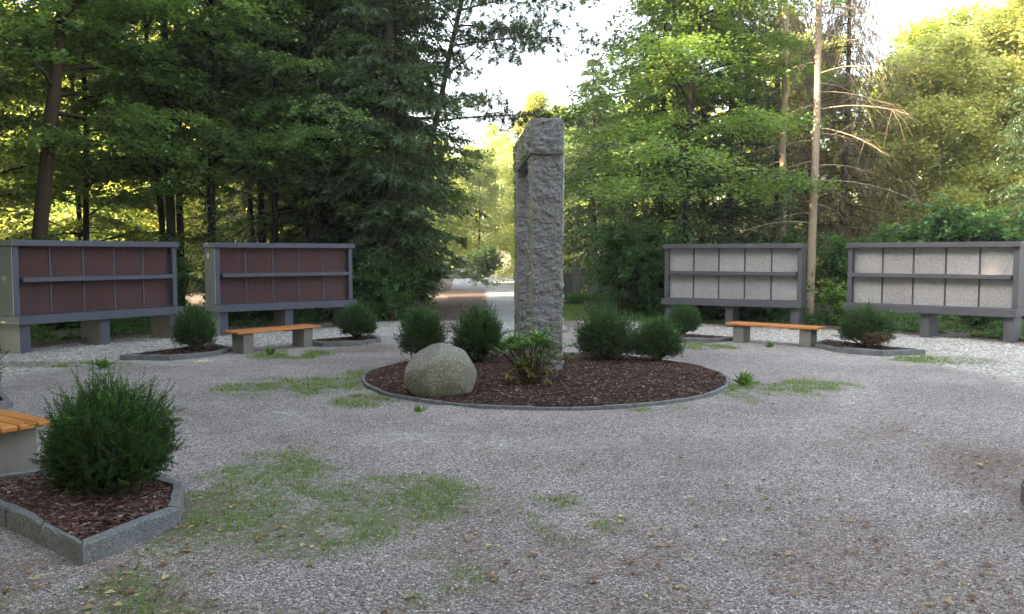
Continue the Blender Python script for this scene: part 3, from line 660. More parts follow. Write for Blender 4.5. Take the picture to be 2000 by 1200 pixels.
# ------------------------------------------------------------------ rhododendron
def rhodo():
    r = np.random.default_rng(8); g = Geo(); gs = Geo()
    t = empty('rhododendron', (.22, 10.15, .08), 0, 'leafy rhododendron with bright green tops and yellowing lower leaves before the gate', 'shrub')
    for q in range(80):
        a = r.random()*6.28; el = r.uniform(.15, 1.35); top = q > 11
        rad = r.uniform(.75, 1.0); tip = np.array([.40*math.cos(a)*math.cos(el)*rad*1.05-.03, .34*math.sin(a)*math.cos(el)*rad, .22+.42*math.sin(el)*rad])
        if not top: tip[2] = r.uniform(.10, .30); tip[:2] *= .8
        if q % 9 == 0: tip[0] += .15*(1 if tip[0] > 0 else -.6); tip[2] += .06
        base_ = np.array([r.normal()*.03, r.normal()*.03, 0]); mid = base_*.4+tip*.55+[0, 0, .03]
        tube(gs, [base_, mid*.6+base_*.4, mid, tip], [.009, .007, .005, .003], 4)
        nl = r.integers(7, 11); aa = np.arange(nl)*2.4+r.random(); up = .35 if top else -.9
        out_ = norm(tip-np.array([0, 0, .2])); d = np.stack([np.cos(aa), np.sin(aa), np.full(nl, up)+.25*r.normal(size=nl)], 1)+out_*.35
        tone = np.clip((.82 if tip[2] > .45 else .58)+.15*r.normal(size=nl), 0, 1) if top else np.clip(.18+.25*r.random(nl), 0, 1)
        if top and r.random() < .3: tone = tone-.3
        L = .085+.04*r.random(nl)
        d = norm(d); nn = norm(np.cross(np.cross(d, [0, 0, 1.]), d)); s_ = norm(np.cross(nn, d)); p = np.repeat(tip[None], nl, 0)+d*.01
        L = L[:, None]; wd = L*.17; dr = np.array([0, 0, -1.])*L*.10
        V = np.stack([p, p+d*L*.35+s_*wd-nn*.004, p+d*L*.35-s_*wd-nn*.004, p+d*L*.72+s_*wd*.85+dr*.5, p+d*L*.72-s_*wd*.85+dr*.5, p+d*L+dr, p+d*L*.35-nn*.012, p+d*L*.72-nn*.012+dr*.5], 1).reshape(-1, 3)
        T3 = np.array([[0, 1, 6], [0, 6, 2], [3, 5, 7], [7, 5, 4]]); T4 = np.array([[1, 3, 7, 6], [6, 7, 4, 2]]); of = (np.arange(nl)*8)[:, None, None]
        g.add(V, (T3[None]+of).reshape(-1, 3), np.repeat(tone, 8)); g.add(V, (T4[None]+of).reshape(-1, 4), np.repeat(tone, 8))
    link('foliage', g.mesh('foliage', MT['rhodo'], attr='tone'), t); link('stems', gs.mesh('stems', MT['stem']), t)
rhodo()

# ------------------------------------------------------------------ weeds
def weed(loc, sc, label, n=26):
    g = Geo(); a = rng.random(n)*6.28; el = rng.uniform(.3, 1.4, n); d = np.stack([np.cos(a)*np.cos(el), np.sin(a)*np.cos(el), np.sin(el)], 1)
    L = sc*(.5+.6*rng.random(n)); cards(g, np.zeros((n, 3))+.02*rng.normal(size=(n, 3))*[1, 1, 0], d, rng.normal(size=(n, 3))*.4+[0, 0, 1], L, L*.10, fold=.1)
    o = link('weed', g.mesh('weed', MT['weed'])); o.location = (*loc, 0); tag(o, label, 'plant')
weed((-6.15, 12.25), .19, 'tall green weed tuft in front of the leftmost urn wall', 50)
weed((-4.13, 13.9), .20, 'green weed under the far left bench')
weed((4.72, 15.0), .14, 'small weeds beside the right bench legs')
weed((3.02, 10.6), .22, 'leafy weed clump at the right rim of the round bed', 60)
weed((-1.0, 8.78), .10, 'small tuft of weed at the front rim of the round bed beside the boulder')

# ------------------------------------------------------------------ trees
def broadleaf(seed, H=14, tr=.13, z0=3., Rc=3.8, limbs=26, sub=8, twg=6, lpt=26, leaf=.105, rise=.7, droop=.4, flat=.55, lean=(0, 0), narrow=.36, mat='hornbeam', bark='bark_dark', twin=False, top=1., tuft=False, twl=.75, puff=.05):
    r = np.random.default_rng(seed); gw = Geo(); gl = Geo(); S = []
    def trunk(ox, oy, lx, ly, r0, Hh):
        z = np.linspace(0, Hh, 12); wob = np.cumsum(r.normal(size=(12, 2))*.07, 0)*(z/Hh)[:, None]
        P = np.stack([ox+lx*z/Hh+wob[:, 0], oy+ly*z/Hh+wob[:, 1], z], 1); tube(gw, P, r0*(1-z/Hh)**.7*1.0+.012, 8); return P
    T = [trunk(0, 0, lean[0], lean[1], tr, H)]
    if twin: T.append(trunk(.12, .05, lean[0]+.9, lean[1]+.4, tr*.65, H*.9))
    for i_ in range(limbs):
        Pt = T[i_ % len(T)]; t_ = ((i_+r.random())/limbs)**.9; z = z0+(Pt[-1, 2]*.97-z0)*t_
        b0 = np.array([np.interp(z, Pt[:, 2], Pt[:, 0]), np.interp(z, Pt[:, 2], Pt[:, 1]), z])
        az = i_*2.4+r.normal()*.35; L = Rc*(1-t_*.85*top)**.7*(.7+.45*r.random()); rs = rise*(.6+.8*t_+.3*r.normal())
        dh = np.array([math.cos(az), math.sin(az), 0]); s = np.linspace(0, 1, 7)[:, None]; sdv = np.array([-dh[1], dh[0], 0])
        P = b0+dh*L*s+np.array([0, 0, 1.])*L*(rs*s-droop*s*s)+sdv*L*.12*np.sin(s*3+r.random()*6)*s
        tube(gw, P, np.linspace(tr*.28*(1-t_*.6)+.008, .006, 7), 4)
        for j in range(sub):
            sj = .18+.80*(j+r.random()*.7)/sub; k_ = min(int(sj*6), 5); q = P[k_]*(1-(sj*6-k_))+P[k_+1]*(sj*6-k_); a2 = az+(1 if j % 2 else -1)*(.7+.35*r.random()) if j < sub-1 else az
            L2 = L*.42*(1.1-.6*sj)*(.7+.6*r.random())+.25; d2 = np.array([math.cos(a2), math.sin(a2), .12+.15*r.normal()-.1]); s2 = np.linspace(0, 1, 4)[:, None]
            P2 = q+d2*L2*s2-np.array([0, 0, 1.])*L2*droop*.6*s2**2; tube(gw, P2, np.linspace(.012, .004, 4), 3)
            for k3 in range(twg):
                s3 = (k3+r.random())/twg; q3 = P2[0]*(1-s3)+P2[-1]*s3+[0, 0, .02]; a3 = a2+(1 if k3 % 2 else -1)*(.5+.5*r.random())
                d3 = np.array([math.cos(a3), math.sin(a3), .12*r.normal()-.12]); S.append(np.concatenate([q3, d3, [twl*(.5+.8*r.random())*(.5+.5*(1-t_)) ]]))
            S.append(np.concatenate([P2[1], d2, [L2*.7]]))
    S = np.array(S); m = len(S)
    if not tuft:
        u = r.random((m, lpt)); p = S[:, None, :3]+S[:, None, 3:6]*S[:, None, 6:7]*u[..., None]; p[..., 2] -= (.15*S[:, None, 6]*u**2)
        sg = np.where(r.random((m, lpt)) < .5, 1, -1); d0 = S[:, None, 3:6]; sv = np.stack([-d0[..., 1], d0[..., 0], 0*d0[..., 0]], -1)
        d = d0*.7+sv*sg[..., None]*.8+.35*r.normal(size=p.shape); d[..., 2] = d[..., 2]*.6-.15
        nn = np.array([0, 0, 1.])+flat*r.normal(size=p.shape); p += puff*r.normal(size=p.shape)
        Lf = leaf*(.65+.6*r.random((m, lpt))); cards(gl, p.reshape(-1, 3), d.reshape(-1, 3), nn.reshape(-1, 3), Lf.ravel(), Lf.ravel()*narrow, fold=.05)
    else:
        for k_ in range(2):
            tip = S[:, :3]+S[:, 3:6]*S[:, 6:7]*(1-.45*k_); d = r.normal(size=(m, lpt, 3))+S[:, None, 3:6]*.8; d = norm(d); p = tip[:, None]+d*.02
            cards(gl, p.reshape(-1, 3), d.reshape(-1, 3), r.normal(size=(m*lpt, 3)), leaf*(.8+.4*r.random(m*lpt)), leaf*narrow)
    for q in S[::2]: tube(gw, [q[:3], q[:3]+q[3:6]*q[6]*.8-[0, 0, .06*q[6]]], [.005, .002], 3)
    return gw.mesh('trunk', MT[bark], True), gl.mesh('crown', MT[mat])
def conifer(seed, H=17, tr=.13, z0=.8, Rc=2.6, step=.27, nb=6, side=13, spl=20, mat='spruce', bark='bark_brown', hang=.5, spr=.16, sw=.018, bare=0, dens=1.):
    r = np.random.default_rng(seed); gw = Geo(); gl = Geo(); S = []
    z = np.linspace(0, H, 10); Pt = np.stack([.04*r.normal(size=10).cumsum(), .04*r.normal(size=10).cumsum(), z], 1); tube(gw, Pt, tr*(1-z/H)**.8+.01, 9)
    zz = z0
    while zz < H*.98:
        t_ = (zz-z0)/(H-z0); b0 = np.array([np.interp(zz, z, Pt[:, 0]), np.interp(zz, z, Pt[:, 1]), zz])
        for q in range(nb):
            if r.random() > dens: continue
            az = r.random()*6.28; L = Rc*(1-t_)**.75*(.65+.5*r.random())*(.6+.4*min(1, t_*6+.3)); dh = np.array([math.cos(az), math.sin(az), 0]); s = np.linspace(0, 1, 6)[:, None]
            P = b0+dh*L*s+np.array([0, 0, 1.])*L*(-.10*s-.42*s*s+.27*s**3)*(1+.4*r.normal()); tube(gw, P, np.linspace(.022, .005, 6)*(1-.5*t_), 3)
            if zz < bare: continue
            ns_ = max(3, int(side*L/Rc+2))
            for j in range(ns_):
                sj = .15+.85*(j+r.random())/ns_; k_ = min(int(sj*5), 4); p = P[k_]*(1-(sj*5-k_))+P[k_+1]*(sj*5-k_); a2 = az+(1 if j % 2 else -1)*(.5+.5*r.random()); S.append([*p, math.cos(a2), math.sin(a2), -hang*(.5+r.random()), (.22+.38*L/Rc*(1.1-sj))*(.7+.6*r.random())])
        zz += step*(.8+.4*r.random())
    S = np.array(S); m = len(S); d0 = norm(S[:, 3:6]); u = r.random((m, spl)); p = S[:, None, :3]+d0[:, None]*S[:, None, 6:7]*u[..., None]*1.3
    d = d0[:, None]*.9+.55*r.normal(size=p.shape); d[..., 2] -= hang*.9
    L = spr*(.6+.7*r.random((m, spl))); cards(gl, p.reshape(-1, 3), d.reshape(-1, 3), r.normal(size=(m*spl, 3)), L.ravel(), sw*(.7+.6*r.random(m*spl)))
    return gw.mesh('trunk', MT[bark], True), gl.mesh('crown', MT[mat])
def bush(seed, W=2.6, H=2.8, n=420, lpt=50, leaf=.10, mat='bush'):
    r = np.random.default_rng(seed); gw = Geo(); gl = Geo(); S = []
    for q in range(16):
        a = r.random()*6.28; rr0 = r.random()**.6; tip = np.array([math.cos(a)*W/2*rr0*.8, math.sin(a)*W/2*rr0*.8, H*(.95-.45*rr0**2)*(.8+.2*r.random())]); b0 = np.array([.15*r.normal(), .15*r.normal(), 0])
        s = np.linspace(0, 1, 6)[:, None]; P = b0+(tip-b0)*s+np.array([0, 0, 1.])*H*.12*(s-s*s)*2; tube(gw, P, np.linspace(.02, .005, 6), 4)
        for j in range(n//16):
            sj = .1+.9*r.random()**.8; k_ = min(int(sj*5), 4); p = P[k_]*(1-(sj*5-k_))+P[k_+1]*(sj*5-k_); a2 = a+r.normal()*1.3; L = W*.22*(.5+r.random()); d = np.array([math.cos(a2), math.sin(a2), .12+.25*r.normal()])
            tube(gw, [p, p+d*L], [.006, .002], 3); S.append([*p, *d, L])
    S = np.array(S); m = len(S); u = r.random((m, lpt))**.7; p = S[:, None, :3]+S[:, None, 3:6]*S[:, None, 6:7]*u[..., None]*1.1; p[..., 2] -= .12*S[:, None, 6]*u**2; p += .05*r.normal(size=p.shape)
    d = S[:, None, 3:6]*.5+.6*r.normal(size=p.shape); d[..., 2] = d[..., 2]*.5-.2; nn = np.array([0, 0, 1.])+.45*r.normal(size=p.shape); p[..., 2] = np.maximum(p[..., 2], .05)
    L = leaf*(.6+.7*r.random((m, lpt))); cards(gl, p.reshape(-1, 3), d.reshape(-1, 3), nn.reshape(-1, 3), L.ravel(), L.ravel()*.36, fold=.05)
    return gw.mesh('stems', MT['stem'], True), gl.mesh('foliage', MT[mat])
def ivy(parent, seed, r0, z0, z1, n=900, leaf=.075, lean=(0, 0), H=14):
    r = np.random.default_rng(seed); z = z0+(z1-z0)*r.random(n)**1.1; a = r.random(n)*6.28; rad = r0*(1.15+.9*r.random(n)); D = np.stack([np.cos(a), np.sin(a), 0*a], 1)
    P = D*rad[:, None]+np.stack([lean[0]*z/H, lean[1]*z/H, z], 1); d = D*.4+.5*r.normal(size=(n, 3)); d[:, 2] -= .7; g = Geo(); cards(g, P, d, D+.4*r.normal(size=(n, 3)), leaf*(.6+.7*r.random(n)), leaf*.42, fold=.05)
    return link('ivy', g.mesh('ivy', MT['ivy']), parent)
def tree(name, meshes, loc, sc, rz, label, cat='tree', group=None, pn=('trunk', 'crown')):
    t = empty(name, (loc[0], loc[1], -.03), rz, label, cat, group); t.scale = (sc,)*3 if isinstance(sc, (int, float)) else sc
    link(pn[0], meshes[0], t); link(pn[1], meshes[1], t); return t

HB = [broadleaf(21, 13, .10, 2.8, 3.6, 36), broadleaf(22, 14, .12, 3.3, 3.9, 38, twin=True), broadleaf(23, 12, .085, 1.0, 3.4, 38, mat='maple', rise=.6)]
HBL = broadleaf(24, 16, .17, 4.6, 4.2, 34, bark='bark_brown', lean=(2.2, 0), mat='hornbeam')
DK = broadleaf(25, 14, .09, 2.8, 3.4, 44, leaf=.085, lpt=34, mat='dark_broad', droop=.4)
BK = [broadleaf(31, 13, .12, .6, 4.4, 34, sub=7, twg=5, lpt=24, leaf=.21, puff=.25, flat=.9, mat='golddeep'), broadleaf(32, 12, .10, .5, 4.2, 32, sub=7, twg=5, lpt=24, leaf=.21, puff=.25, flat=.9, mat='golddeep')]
SP = [conifer(41), conifer(42, 16, .11, 1.2, 2.2)]
SPR = conifer(43, 15, .13, .4, 3.0, hang=.8, spr=.19)
GAP = (-14, 18, 6, 30)
# left front row
GL = 'broadleaf trees in the wood on the left'; GS = 'spruces in the wood on the left'; GB = 'sunlit trees deep in the wood'
tree('hornbeam_tree', HBL, (-11.1, 18.8), 1.0, R(0), 'thick leaning brown trunk rising behind the leftmost urn wall', group=GL)
tree('hornbeam_tree', HB[0], (-14.6, 20.6), 1.0, .3, 'leafy tree crossing the left picture edge beside the thick leaning trunk', group=GL)
tree('maple_tree', HB[2], (-11.6, 22.3), .95, 1.1, 'bright green low-branching tree behind the leftmost urn wall', group=GL)
tree('hornbeam_tree', HB[1], (-9.0, 21.6), 1.0, 2.2, 'forked dark trunk behind the right end of the leftmost urn wall', group=GL)
t = tree('hornbeam_tree', HB[0], (-7.85, 21.4), 1.05, 4.0, 'ivy-covered dark trunk in the gap between the two red-brown urn walls', group=GL); ivy(t, 5, .13, 0, 6, 1500)
tree('maple_tree', HB[2], (-13.4, 25.5), 1.0, 3.3, 'green tree of the second row behind the leaning trunk', group=GL)
tree('hornbeam_tree', HB[0], (-10.2, 25.2), 1.1, 5.2, 'green tree of the second row behind the forked trunk', group=GL)
tree('dark_leaved_tree', DK, (-6.7, 23.2), 1.0, .8, 'dull dark small-leaved tree behind the left end of the second red-brown wall', group=GL)
tree('dark_leaved_tree', DK, (-5.3, 22.3), .95, 2.9, 'dull dark small-leaved tree behind the middle of the second red-brown wall', group=GL)
tree('spruce_tree', SP[1], (-6.15, 24.6), (.7, .7, 1.0), 1.0, 'slim dark spruce behind the second red-brown wall, left of the pair', group=GS)
tree('spruce_tree', SP[0], (-5.2, 25.6), (.7, .7, .95), 2.0, 'slim dark spruce behind the second red-brown wall, right of the pair', group=GS)
tree('spruce_tree', conifer(45, 17, .16, 1.9, 2.3), (-3.2, 21.6), (1.0, 1.0, 1.05), 3.0, 'big dark spruce with bare lower trunk right of the second red-brown wall', group=GS)
tree('spruce_tree', SP[1], (-4.2, 22.9), 1.0, 4.0, 'dark spruce just behind the right end of the second red-brown wall', group=GS)
tree('maple_tree', broadleaf(26, 11, .10, 1.6, 3.1, 38, mat='maple', rise=.35, droop=.35), (-4.0, 25.8), 1.0, .5, 'bright green overhanging tree left of the road', group=GL)
tree('pine_tree', broadleaf(27, 14, .11, 5.4, 5.2, 34, sub=7, twg=6, lpt=40, leaf=.14, narrow=.08, mat='spruce', bark='bark_brown', tuft=True, rise=.3, droop=.1, lean=(3.4, 0)), (-3.7, 24.6), 1.0, 0, 'pine reaching tufted branches into the sky gap above the stone gate', group=GL)
tree('hornbeam_tree', HB[0], (-4.6, 30.5), .72, 1.3, 'tree at the left edge of the road, third along from the yard', group='trees along the road')
tree('hornbeam_tree', HB[2], (-5.6, 36.5), .72, 3.3, 'tree at the left edge of the road halfway to its end', group='trees along the road')
tree('spruce_tree', SPR, (-6.6, 44), .75, 2.3, 'spruce at the left edge of the road near its end', group='trees along the road')
for i_, (x_, y_, s_) in enumerate([(-17.0, 23.2, 1.0), (-8.2, 26.8, 1.0)]):
    tree('hornbeam_tree', HB[i_ % 3], (x_, y_), s_, i_*1.9+.5, 'green tree standing back in the left wood, its trunk mostly hidden by nearer trees', group='inner trees of the left wood')
for i_, (x_, y_, s_) in enumerate([(-9.2, 29.0, .8)]):
    tree('spruce_tree', SP[i_ % 2], (x_, y_), s_, i_*1.9+.5, 'slim spruce standing deep in the wood behind the gap of the red-brown walls')
# deep sunlit layer
for i_, (x_, y_, s_) in enumerate([(-30, 40, 1.0), (-25.5, 37.5, 1.05), (-22.5, 38.6, 1.0), (-17.6, 37.5, 1.1), (-14, 41, 1.0), (-11.4, 37.8, 1.05), (-8.6, 42, .95), (-27, 47, 1.2), (-20, 49, 1.2), (-12.5, 54, 1.2)]):
    tree('sunlit_tree', BK[i_ % 2], (x_, y_), s_, i_*1.7, 'yellow-green sunlit tree glimpsed through the dark wood on the left', group=GB)
# end of the road
for i_, (x_, y_, s_) in enumerate([(-12, 66, 1.0), (-7.5, 76, 1.0), (-3.2, 80, .92), (1.5, 79, .9), (5.5, 73, 1.0), (10, 68, 1.15)]):
    tree('sunlit_tree', BK[i_ % 2], (x_, y_), s_, i_*2.1+1, 'yellow-green tree closing the view beyond the end of the road', group='trees beyond the end of the road')
BU = [bush(51), bush(52, 3.0, 2.4, leaf=.11), bush(53, 2.2, 1.6, n=200, leaf=.085)]
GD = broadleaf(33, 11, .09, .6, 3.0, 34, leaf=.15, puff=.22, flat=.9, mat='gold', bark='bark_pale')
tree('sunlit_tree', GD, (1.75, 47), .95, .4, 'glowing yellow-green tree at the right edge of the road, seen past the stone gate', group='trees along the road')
tree('round_bush', bush(55, 3.0, 2.4, 300, 60, .12, 'ivy'), (-2.1, 62), (.9, .9, 1.15), .4, 'dark round bush at the far end of the road', 'bush', pn=('stems', 'foliage'))
# right side
R1 = broadleaf(28, 13, .12, 2.6, 4.05, 44, mat='maple', leaf=.11, puff=.10, lean=(.5, 0), rise=.55)
t = tree('maple_tree', R1, (4.75, 22.6), 1.0, 1.0, 'spreading light green tree with dark branches right of the stone gate'); ivy(t, 6, .16, 0, 5, 2200, .08)
GR_ = 'spruces on the right'
tree('spruce_tree', SPR, (3.4, 34), (1.0, 1.0, .66), 0, 'dark hanging spruce nearest the road on the right', group=GR_)
tree('spruce_tree', SPR, (4.9, 27.2), .9, 1.7, 'dark hanging spruce behind the spreading light green tree', group=GR_)
tree('spruce_tree', SP[0], (7.0, 26.6), 1.0, 2.7, 'dark spruce behind the pale urn wall next to the ivy trunk', group=GR_)
tree('maple_tree', HB[2], (7.2, 31), 1.0, 2.7, 'green tree farther back between the road spruces and the pale trunks')
tree('hornbeam_tree', HB[0], (3.6, 39), (.85, .85, .70), 4.7, 'green tree with golden top rising behind the right side of the stone gate')
PT = broadleaf(61, 18, .105, 11, 2.2, 12, sub=5, twg=4, lpt=12, bark='bark_pale', mat='spruce', lean=(.3, 0), leaf=.1)
def dead_limbs(parent, seed, n, z0, z1, L0, lean, H):
    r = np.random.default_rng(seed); g = Geo()
    for q in range(n):
        z = z0+(z1-z0)*(q+r.random())/n; a = r.uniform(-1.0, 1.0)+(0 if r.random() < .72 else math.pi); L = L0*(.4+.8*r.random()); d = np.array([math.cos(a), math.sin(a), 0]); s = np.linspace(0, 1, 7)[:, None]
        b0 = np.array([lean[0]*z/H, 0, z]); P = b0+d*L*s+np.array([0, 0, 1.])*L*(.10*s-.30*s*s+.1*r.normal()*s); tube(g, P, np.linspace(.019, .004, 7), 4)
        for j in range(12):
            k_ = r.integers(2, 6); d2 = d+.8*r.normal(size=3); d2[2] -= .6; tube(g, [P[k_], P[k_]+norm(d2)*L*.2, P[k_]+norm(d2)*L*.35-[0, 0, .1*L]], [.005, .003, .0015], 3)
    return link('dead_limb', g.mesh('dead limbs', MT['bark_pale'], True), parent)
t = tree('bare_trunk_tree', PT, (8.0, 22.0), 1.0, 0, 'pale pinkish bare trunk with long dead limbs behind the gap of the two pale walls', group='pale bare trunks'); dead_limbs(t, 71, 30, 2.5, 11, 2.4, (.3, 0), 18)
t = tree('bare_trunk_tree', PT, (8.0, 24.2), .98, R(200), 'pale bare trunk with bright ivy around its foot, left of its bare neighbour', group='pale bare trunks'); ivy(t, 7, .12, 0, 4.2, 2200, .07); t.children[2].name = 'ivy'
dead_limbs(t, 72, 18, 3.0, 11, 1.8, (.3, 0), 18)
DS = conifer(44, 14, .13, .6, 3.4, step=.26, nb=6, side=13, spl=16, mat='dead', hang=1.3, spr=.24, sw=.009)
tree('dead_spruce', DS, (10.6, 26.6), .95, 0, 'dead brown spruce with hanging twigs behind the pale bare trunk', group='dead spruces')
tree('dead_spruce', DS, (9.6, 29.5), 1.15, 2, 'dead brown spruce rising highest between the two pale bare trunks', group='dead spruces')
GG = 'sunlit trees on the right'
tree('sunlit_tree', BK[0], (14.8, 30.5), .72, .6, 'sunlit yellow tree right of the dead spruces', group=GG)
tree('sunlit_tree', GD, (17.4, 28.6), .98, 2.6, 'sunlit yellow tree above the rightmost urn wall', group=GG)
tree('sunlit_tree', GD, (16.9, 24.5), .74, 1.0, 'sunlit pale tree at the right picture edge above the rightmost wall', group=GG)
tree('sunlit_tree', BK[1], (20.5, 32), .95, 1.6, 'tall sunlit tree at the upper right corner', group=GG)
tree('sunlit_tree', GD, (14.2, 27.4), .80, 3.1, 'sunlit yellow tree just right of the nearest dead spruce', group=GG)
tree('sunlit_tree', BK[1], (17.8, 35), .95, 5.1, 'broad sunlit tree behind the yellow trees on the right', group=GG)
tree('sunlit_tree', BK[0], (12.2, 34), .80, 4.6, 'sunlit tree glimpsed behind the dead spruces', group=GG)
tree('spruce_tree', SPR, (13.9, 21.6), (.62, .62, .55), .5, 'drooping spruce at the right picture edge behind the last urn wall', group=GR_)
GU = 'bushes behind the urn walls'
def bsh(k, x_, y_, sc, rz, label, name='bush', mesh=None): tree(name, mesh or BU[k], (x_, y_), sc, rz, label, 'bush', GU, ('stems', 'foliage'))
bsh(0, 3.35, 22.6, 1.05, 0, 'big hazel bush between the stone gate and the right pale wall', 'hazel_bush')
bsh(1, 4.7, 21.6, .72, 1, 'low bush just behind the left half of the middle pale wall')
bsh(1, 6.2, 21.2, .8, 2, 'low bush just behind the right half of the middle pale wall')
bsh(0, 7.6, 23.4, .9, 3, 'green bush at the foot of the ivy trunk')
bsh(2, 8.1, 19.7, .8, 1, 'young light green saplings in the gap of the two pale walls', 'sapling_bush', bush(54, 2.0, 1.7, 120, 22, .12, 'vine'))
bsh(0, 9.6, 22.4, .95, 4, 'green bush right of the bare pale trunk')
bsh(0, 11.5, 21.4, 1.2, 1.5, 'tall bush behind the middle of the rightmost urn wall')
bsh(1, 13.3, 20.6, 1.25, 5, 'tall bush behind the right end of the rightmost urn wall')
bsh(2, 10.8, 18.6, .62, 2, 'small plant seen under the rightmost urn wall')
bsh(0, -3.3, 22.9, .80, 2, 'dark bush right of the second red-brown wall at the foot of the big spruce')
bsh(1, -3.7, 21.2, .8, 4, 'low dark bush close behind the end of the second red-brown wall')
bsh(1, -6.6, 20.9, .8, 0, 'low bush behind the second red-brown wall')
bsh(0, -8.6, 19.9, .7, 1, 'bush in the gap between the two red-brown urn walls')
bsh(1, -10.2, 18.6, .9, 3, 'leafy bush behind the leftmost urn wall')
bsh(1, -3.6, 28.0, .9, 3, 'bush on the verge left of the road')
bsh(0, -12.6, 18.2, .9, 3, 'leafy bush at the left picture edge')
# low ground cover behind the walls
n = 60000; th = rng.uniform(R(8), R(172), n); ra = 10.7+3.2*rng.random(n)**1.4; x = CX+ra*np.cos(th); y = CY+ra*np.sin(th)
k = ((x < -2.6) | (x > 2.2)) & (fbm(x, y, .9, 61) > .44); x, y = x[k], y[k]; n = len(x); g = Geo()
d = rng.normal(size=(n, 3)); d[:, 2] = np.abs(d[:, 2])*.5; L = .05+.05*rng.random(n)
cards(g, np.stack([x, y, gz_at(x, y)+.30*rng.random(n)**1.5*sst(.44, .6, fbm(x, y, .9, 61))*sst(10.7, 11.6, np.hypot(x-CX, y-CY))+.01], 1), d, np.array([0, 0, 1.])+.5*rng.normal(size=(n, 3)), L, L*.38, fold=.05)
tag(link('undergrowth', g.mesh('undergrowth', MT['bush'])), 'low green nettles and ivy on the forest floor behind the urn walls', 'undergrowth', kind='stuff')
# off-frame wood that shades the yard
def woodland(name, pts, label, leaf=.45, per=3600, H=14.8):
    g = Geo(); r = np.random.default_rng(77)
    for (x_, y_) in pts:
        tube(g, [(x_, y_, 0), (x_+.2, y_, H*.5), (x_, y_+.2, H)], [.16, .12, .03], 6)
        a = r.random(per)*6.28; z = 1+(H-1)*r.random(per); ra = 3.2*(1-(z/H)**3)**.5*r.random(per)**.45
        P = np.stack([x_+ra*np.cos(a), y_+ra*np.sin(a), z], 1); cards(g, P, r.normal(size=(per, 3)), r.normal(size=(per, 3))+[0, 0, 1], leaf*(.6+.6*r.random(per)), leaf*.3)
    return tag(link(name, g.mesh(name, MT['hornbeam'])), label, 'woodland', kind='stuff')
wp = [(-12.3, 11.5), (-13.3, 14), (-16.2, 18), (-14, 12), (-17.5, 15), (-19, 19), (-22, 16), (-10, 7.5), (-9.5, 4), (-9, .5), (-8.5, -3), (-8, -6.5), (-12.5, 8.5), (-13, 4.5), (-12.5, 1), (-12, -3),
      (-16, 9), (-16.5, 5), (-16, 1), (-15.5, -4), (-11.5, -7), (-20, 11), (-20.5, 6), (-20, 0), (-24, 20), (-25, 13), (-10.6, -1.5), (-10.9, 2.5), (-10.8, 6), (-15.5, -8)]
wp += [(-6, -9), (-1.5, -11), (3, -9.5), (7.5, -11), (11.5, -8), (14.5, -4), (0.5, -15), (9, -15)]  # unseen trees added behind the camera to darken foreground and walls
woodland('woodland', wp, 'unseen leafy wood shading the yard from the left, with trees added behind the viewer')

def far_wood(name, pts, label, mat, leaf=.55, per=2600, H=13):
    g = Geo(); r = np.random.default_rng(78)
    for (x_, y_) in pts:
        hh = H*(.75+.45*r.random()); tube(g, [(x_, y_, 0), (x_+.3, y_, hh*.5), (x_, y_+.3, hh)], [.2, .15, .04], 5)
        a = r.random(per)*6.28; z = .1+(hh-.1)*r.random(per)**.9; ra = 4.4*(1-(z/hh)**2.2)**.5*r.random(per)**.4*(.8+.3*np.sin(a*3+z*1.3))
        P = np.stack([x_+ra*np.cos(a), y_+ra*np.sin(a), z], 1); cards(g, P, r.normal(size=(per, 3))*[1, 1, .5], r.normal(size=(per, 3))*.7+[0, 0, 1], leaf*(.5+.7*r.random(per)), leaf*.28)
    return tag(link(name, g.mesh(name, MT[mat])), label, 'woodland', kind='stuff')
fp = [(-62+6.5*i_, 62+3*(i_ % 2)) for i_ in range(8)]+[(-58+7*i_, 74+3*(i_ % 3)) for i_ in range(8)]+[(-42+6*i_, 53+2*(i_ % 2)) for i_ in range(5)]
fp += [(-6, 86), (-2, 89), (2, 86), (5, 90), (-10, 84)]
fp += [(9+6*i_, 44-1.2*i_+3*(i_ % 2)) for i_ in range(7)]+[(10+7*i_, 56-1.5*i_) for i_ in range(7)]+[(-8+7*i_, 92+3*(i_ % 2)) for i_ in range(5)]
far_wood('far_wood', fp, 'sunlit mass of distant trees closing off the view all around', 'golddeep')
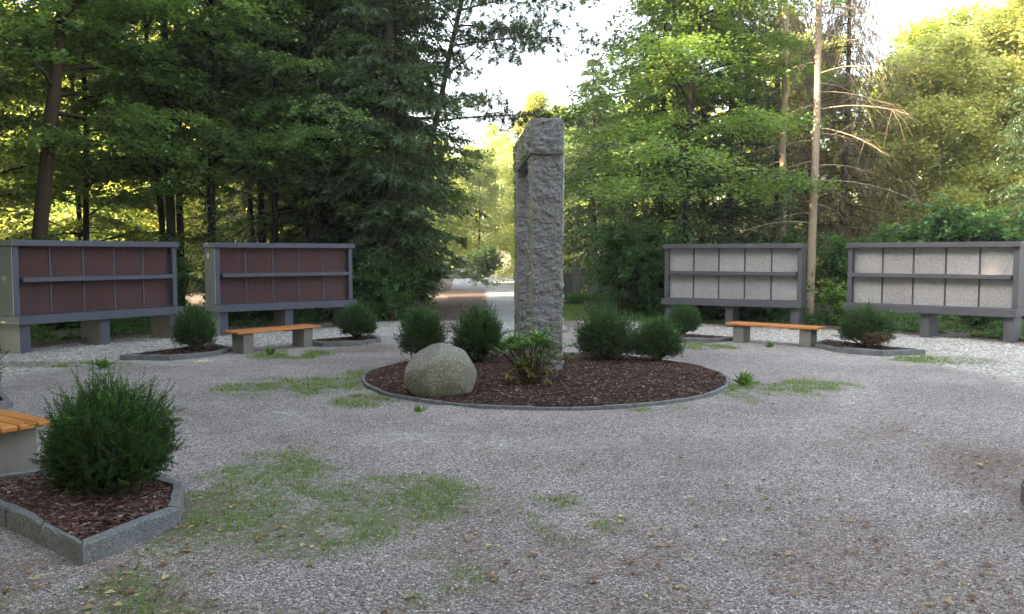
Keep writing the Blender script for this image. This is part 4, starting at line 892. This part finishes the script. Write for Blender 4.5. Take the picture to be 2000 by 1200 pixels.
# ------------------------------------------------------------------ graves
def grave(loc, w_, h_, d_, rz, label, shape='slab', mat='granite_edge'):
    t = empty('gravestone', (*loc, 0), rz, label, 'gravestone', 'gravestones beyond the lawn')
    bm = bmesh.new(); seg = 10; V = []
    top = [(w_/2*math.cos(a), h_-w_*.35+w_*.35*math.sin(a)) for a in np.linspace(0, math.pi, seg)] if shape == 'round' else [(w_/2, h_*.94), (w_*.3, h_), (-w_*.3, h_), (-w_/2, h_*.94)]
    prof = [(w_/2, .1)] + top + [(-w_/2, .1)]
    fr = [bm.verts.new((x_, -d_/2, z_)) for x_, z_ in prof]; bk = [bm.verts.new((x_, d_/2, z_)) for x_, z_ in prof]
    bm.faces.new(fr); bm.faces.new(bk[::-1]); m_ = len(prof)
    for q in range(m_): bm.faces.new((fr[q], bk[q], bk[(q+1) % m_], fr[(q+1) % m_]))
    bmesh.ops.recalc_face_normals(bm, faces=bm.faces)
    me = bpy.data.meshes.new('stone'); bm.to_mesh(me); bm.free(); me.materials.append(MT[mat]); link('stone', me, t)
    part('base', MT['kerb'], t, [(-w_/2-.08, w_/2+.08, -d_/2-.06, d_/2+.06, -.05, .0995)])
    part('grave_frame', MT['kerb'], t, [(-w_/2-.1, -w_/2, -1.6, -d_/2-.07, -.05, .12), (w_/2, w_/2+.1, -1.6, -d_/2-.07, -.05, .12), (-w_/2-.1, w_/2+.1, -1.7, -1.601, -.05, .12)])
grave((1.95, 29.5), .42, 1.05, .16, .1, 'reddish upright gravestone nearest the stone gate', mat='concrete')
grave((2.35, 30.5), .42, 1.25, .16, .1, 'tall pale gravestone second from the gate')
grave((3.0, 29.8), .38, .80, .16, -.1, 'short pale gravestone behind the trimmed hedge', 'round')
grave((3.5, 30.6), .45, .60, .16, -.1, 'lowest dark gravestone beside the trimmed hedge', 'round', 'kerb')
grave((3.9, 31.3), .3, .95, .2, -.1, 'narrow gravestone half hidden by the hazel bush', 'round')
for i_, (x_, y_, h_) in enumerate([(-4.9, 60, 1.3), (-4.1, 61, 1.0), (-3.6, 60, 1.6), (-2.9, 61.5, .9)]):
    o = grave((x_, y_), .55, h_, .2, 0, ['far gravestone left of the road end, leftmost', 'far low gravestone second in the row by the road end', 'far tall bluish gravestone in the row by the road end', 'far low gravestone next to the dark round bush'][i_], 'round' if i_ % 2 else 'slab')
grave((-.55, 66), .9, 2.0, .4, 0, 'white monument glimpsed at the very end of the road', 'round')
g = Geo(); n = 5000; P = np.stack([1.85+1.45*rng.random(n), 27.6+.5*rng.random(n), .02+.36*rng.random(n)], 1); cards(g, P, rng.normal(size=(n, 3)), rng.normal(size=(n, 3)), .05, .018)
tag(link('trimmed_hedge', g.mesh('hedge', MT['bush'])), 'low trimmed hedge in front of the gravestones', 'hedge')

# ------------------------------------------------------------------ added haze volume imitating a veil of lens glare
m = bpy.data.materials.new('haze'); m.use_nodes = True; t = m.node_tree; t.nodes.clear(); out = t.nodes.new('ShaderNodeOutputMaterial')
pv = t.nodes.new('ShaderNodeVolumePrincipled'); pv.inputs['Density'].default_value = .0009; pv.inputs['Color'].default_value = (.95, .95, .93, 1); pv.inputs['Anisotropy'].default_value = .2
t.links.new(pv.outputs[0], out.inputs['Volume'])
bm = bmesh.new(); bx(bm, -760, 760, -760, 760, -1.2, 22, bev=0); me = bpy.data.meshes.new('haze'); bm.to_mesh(me); bm.free(); me.materials.append(m)
tag(link('haze', me), 'thin pale haze added to imitate a veil of lens glare', 'haze', kind='stuff')
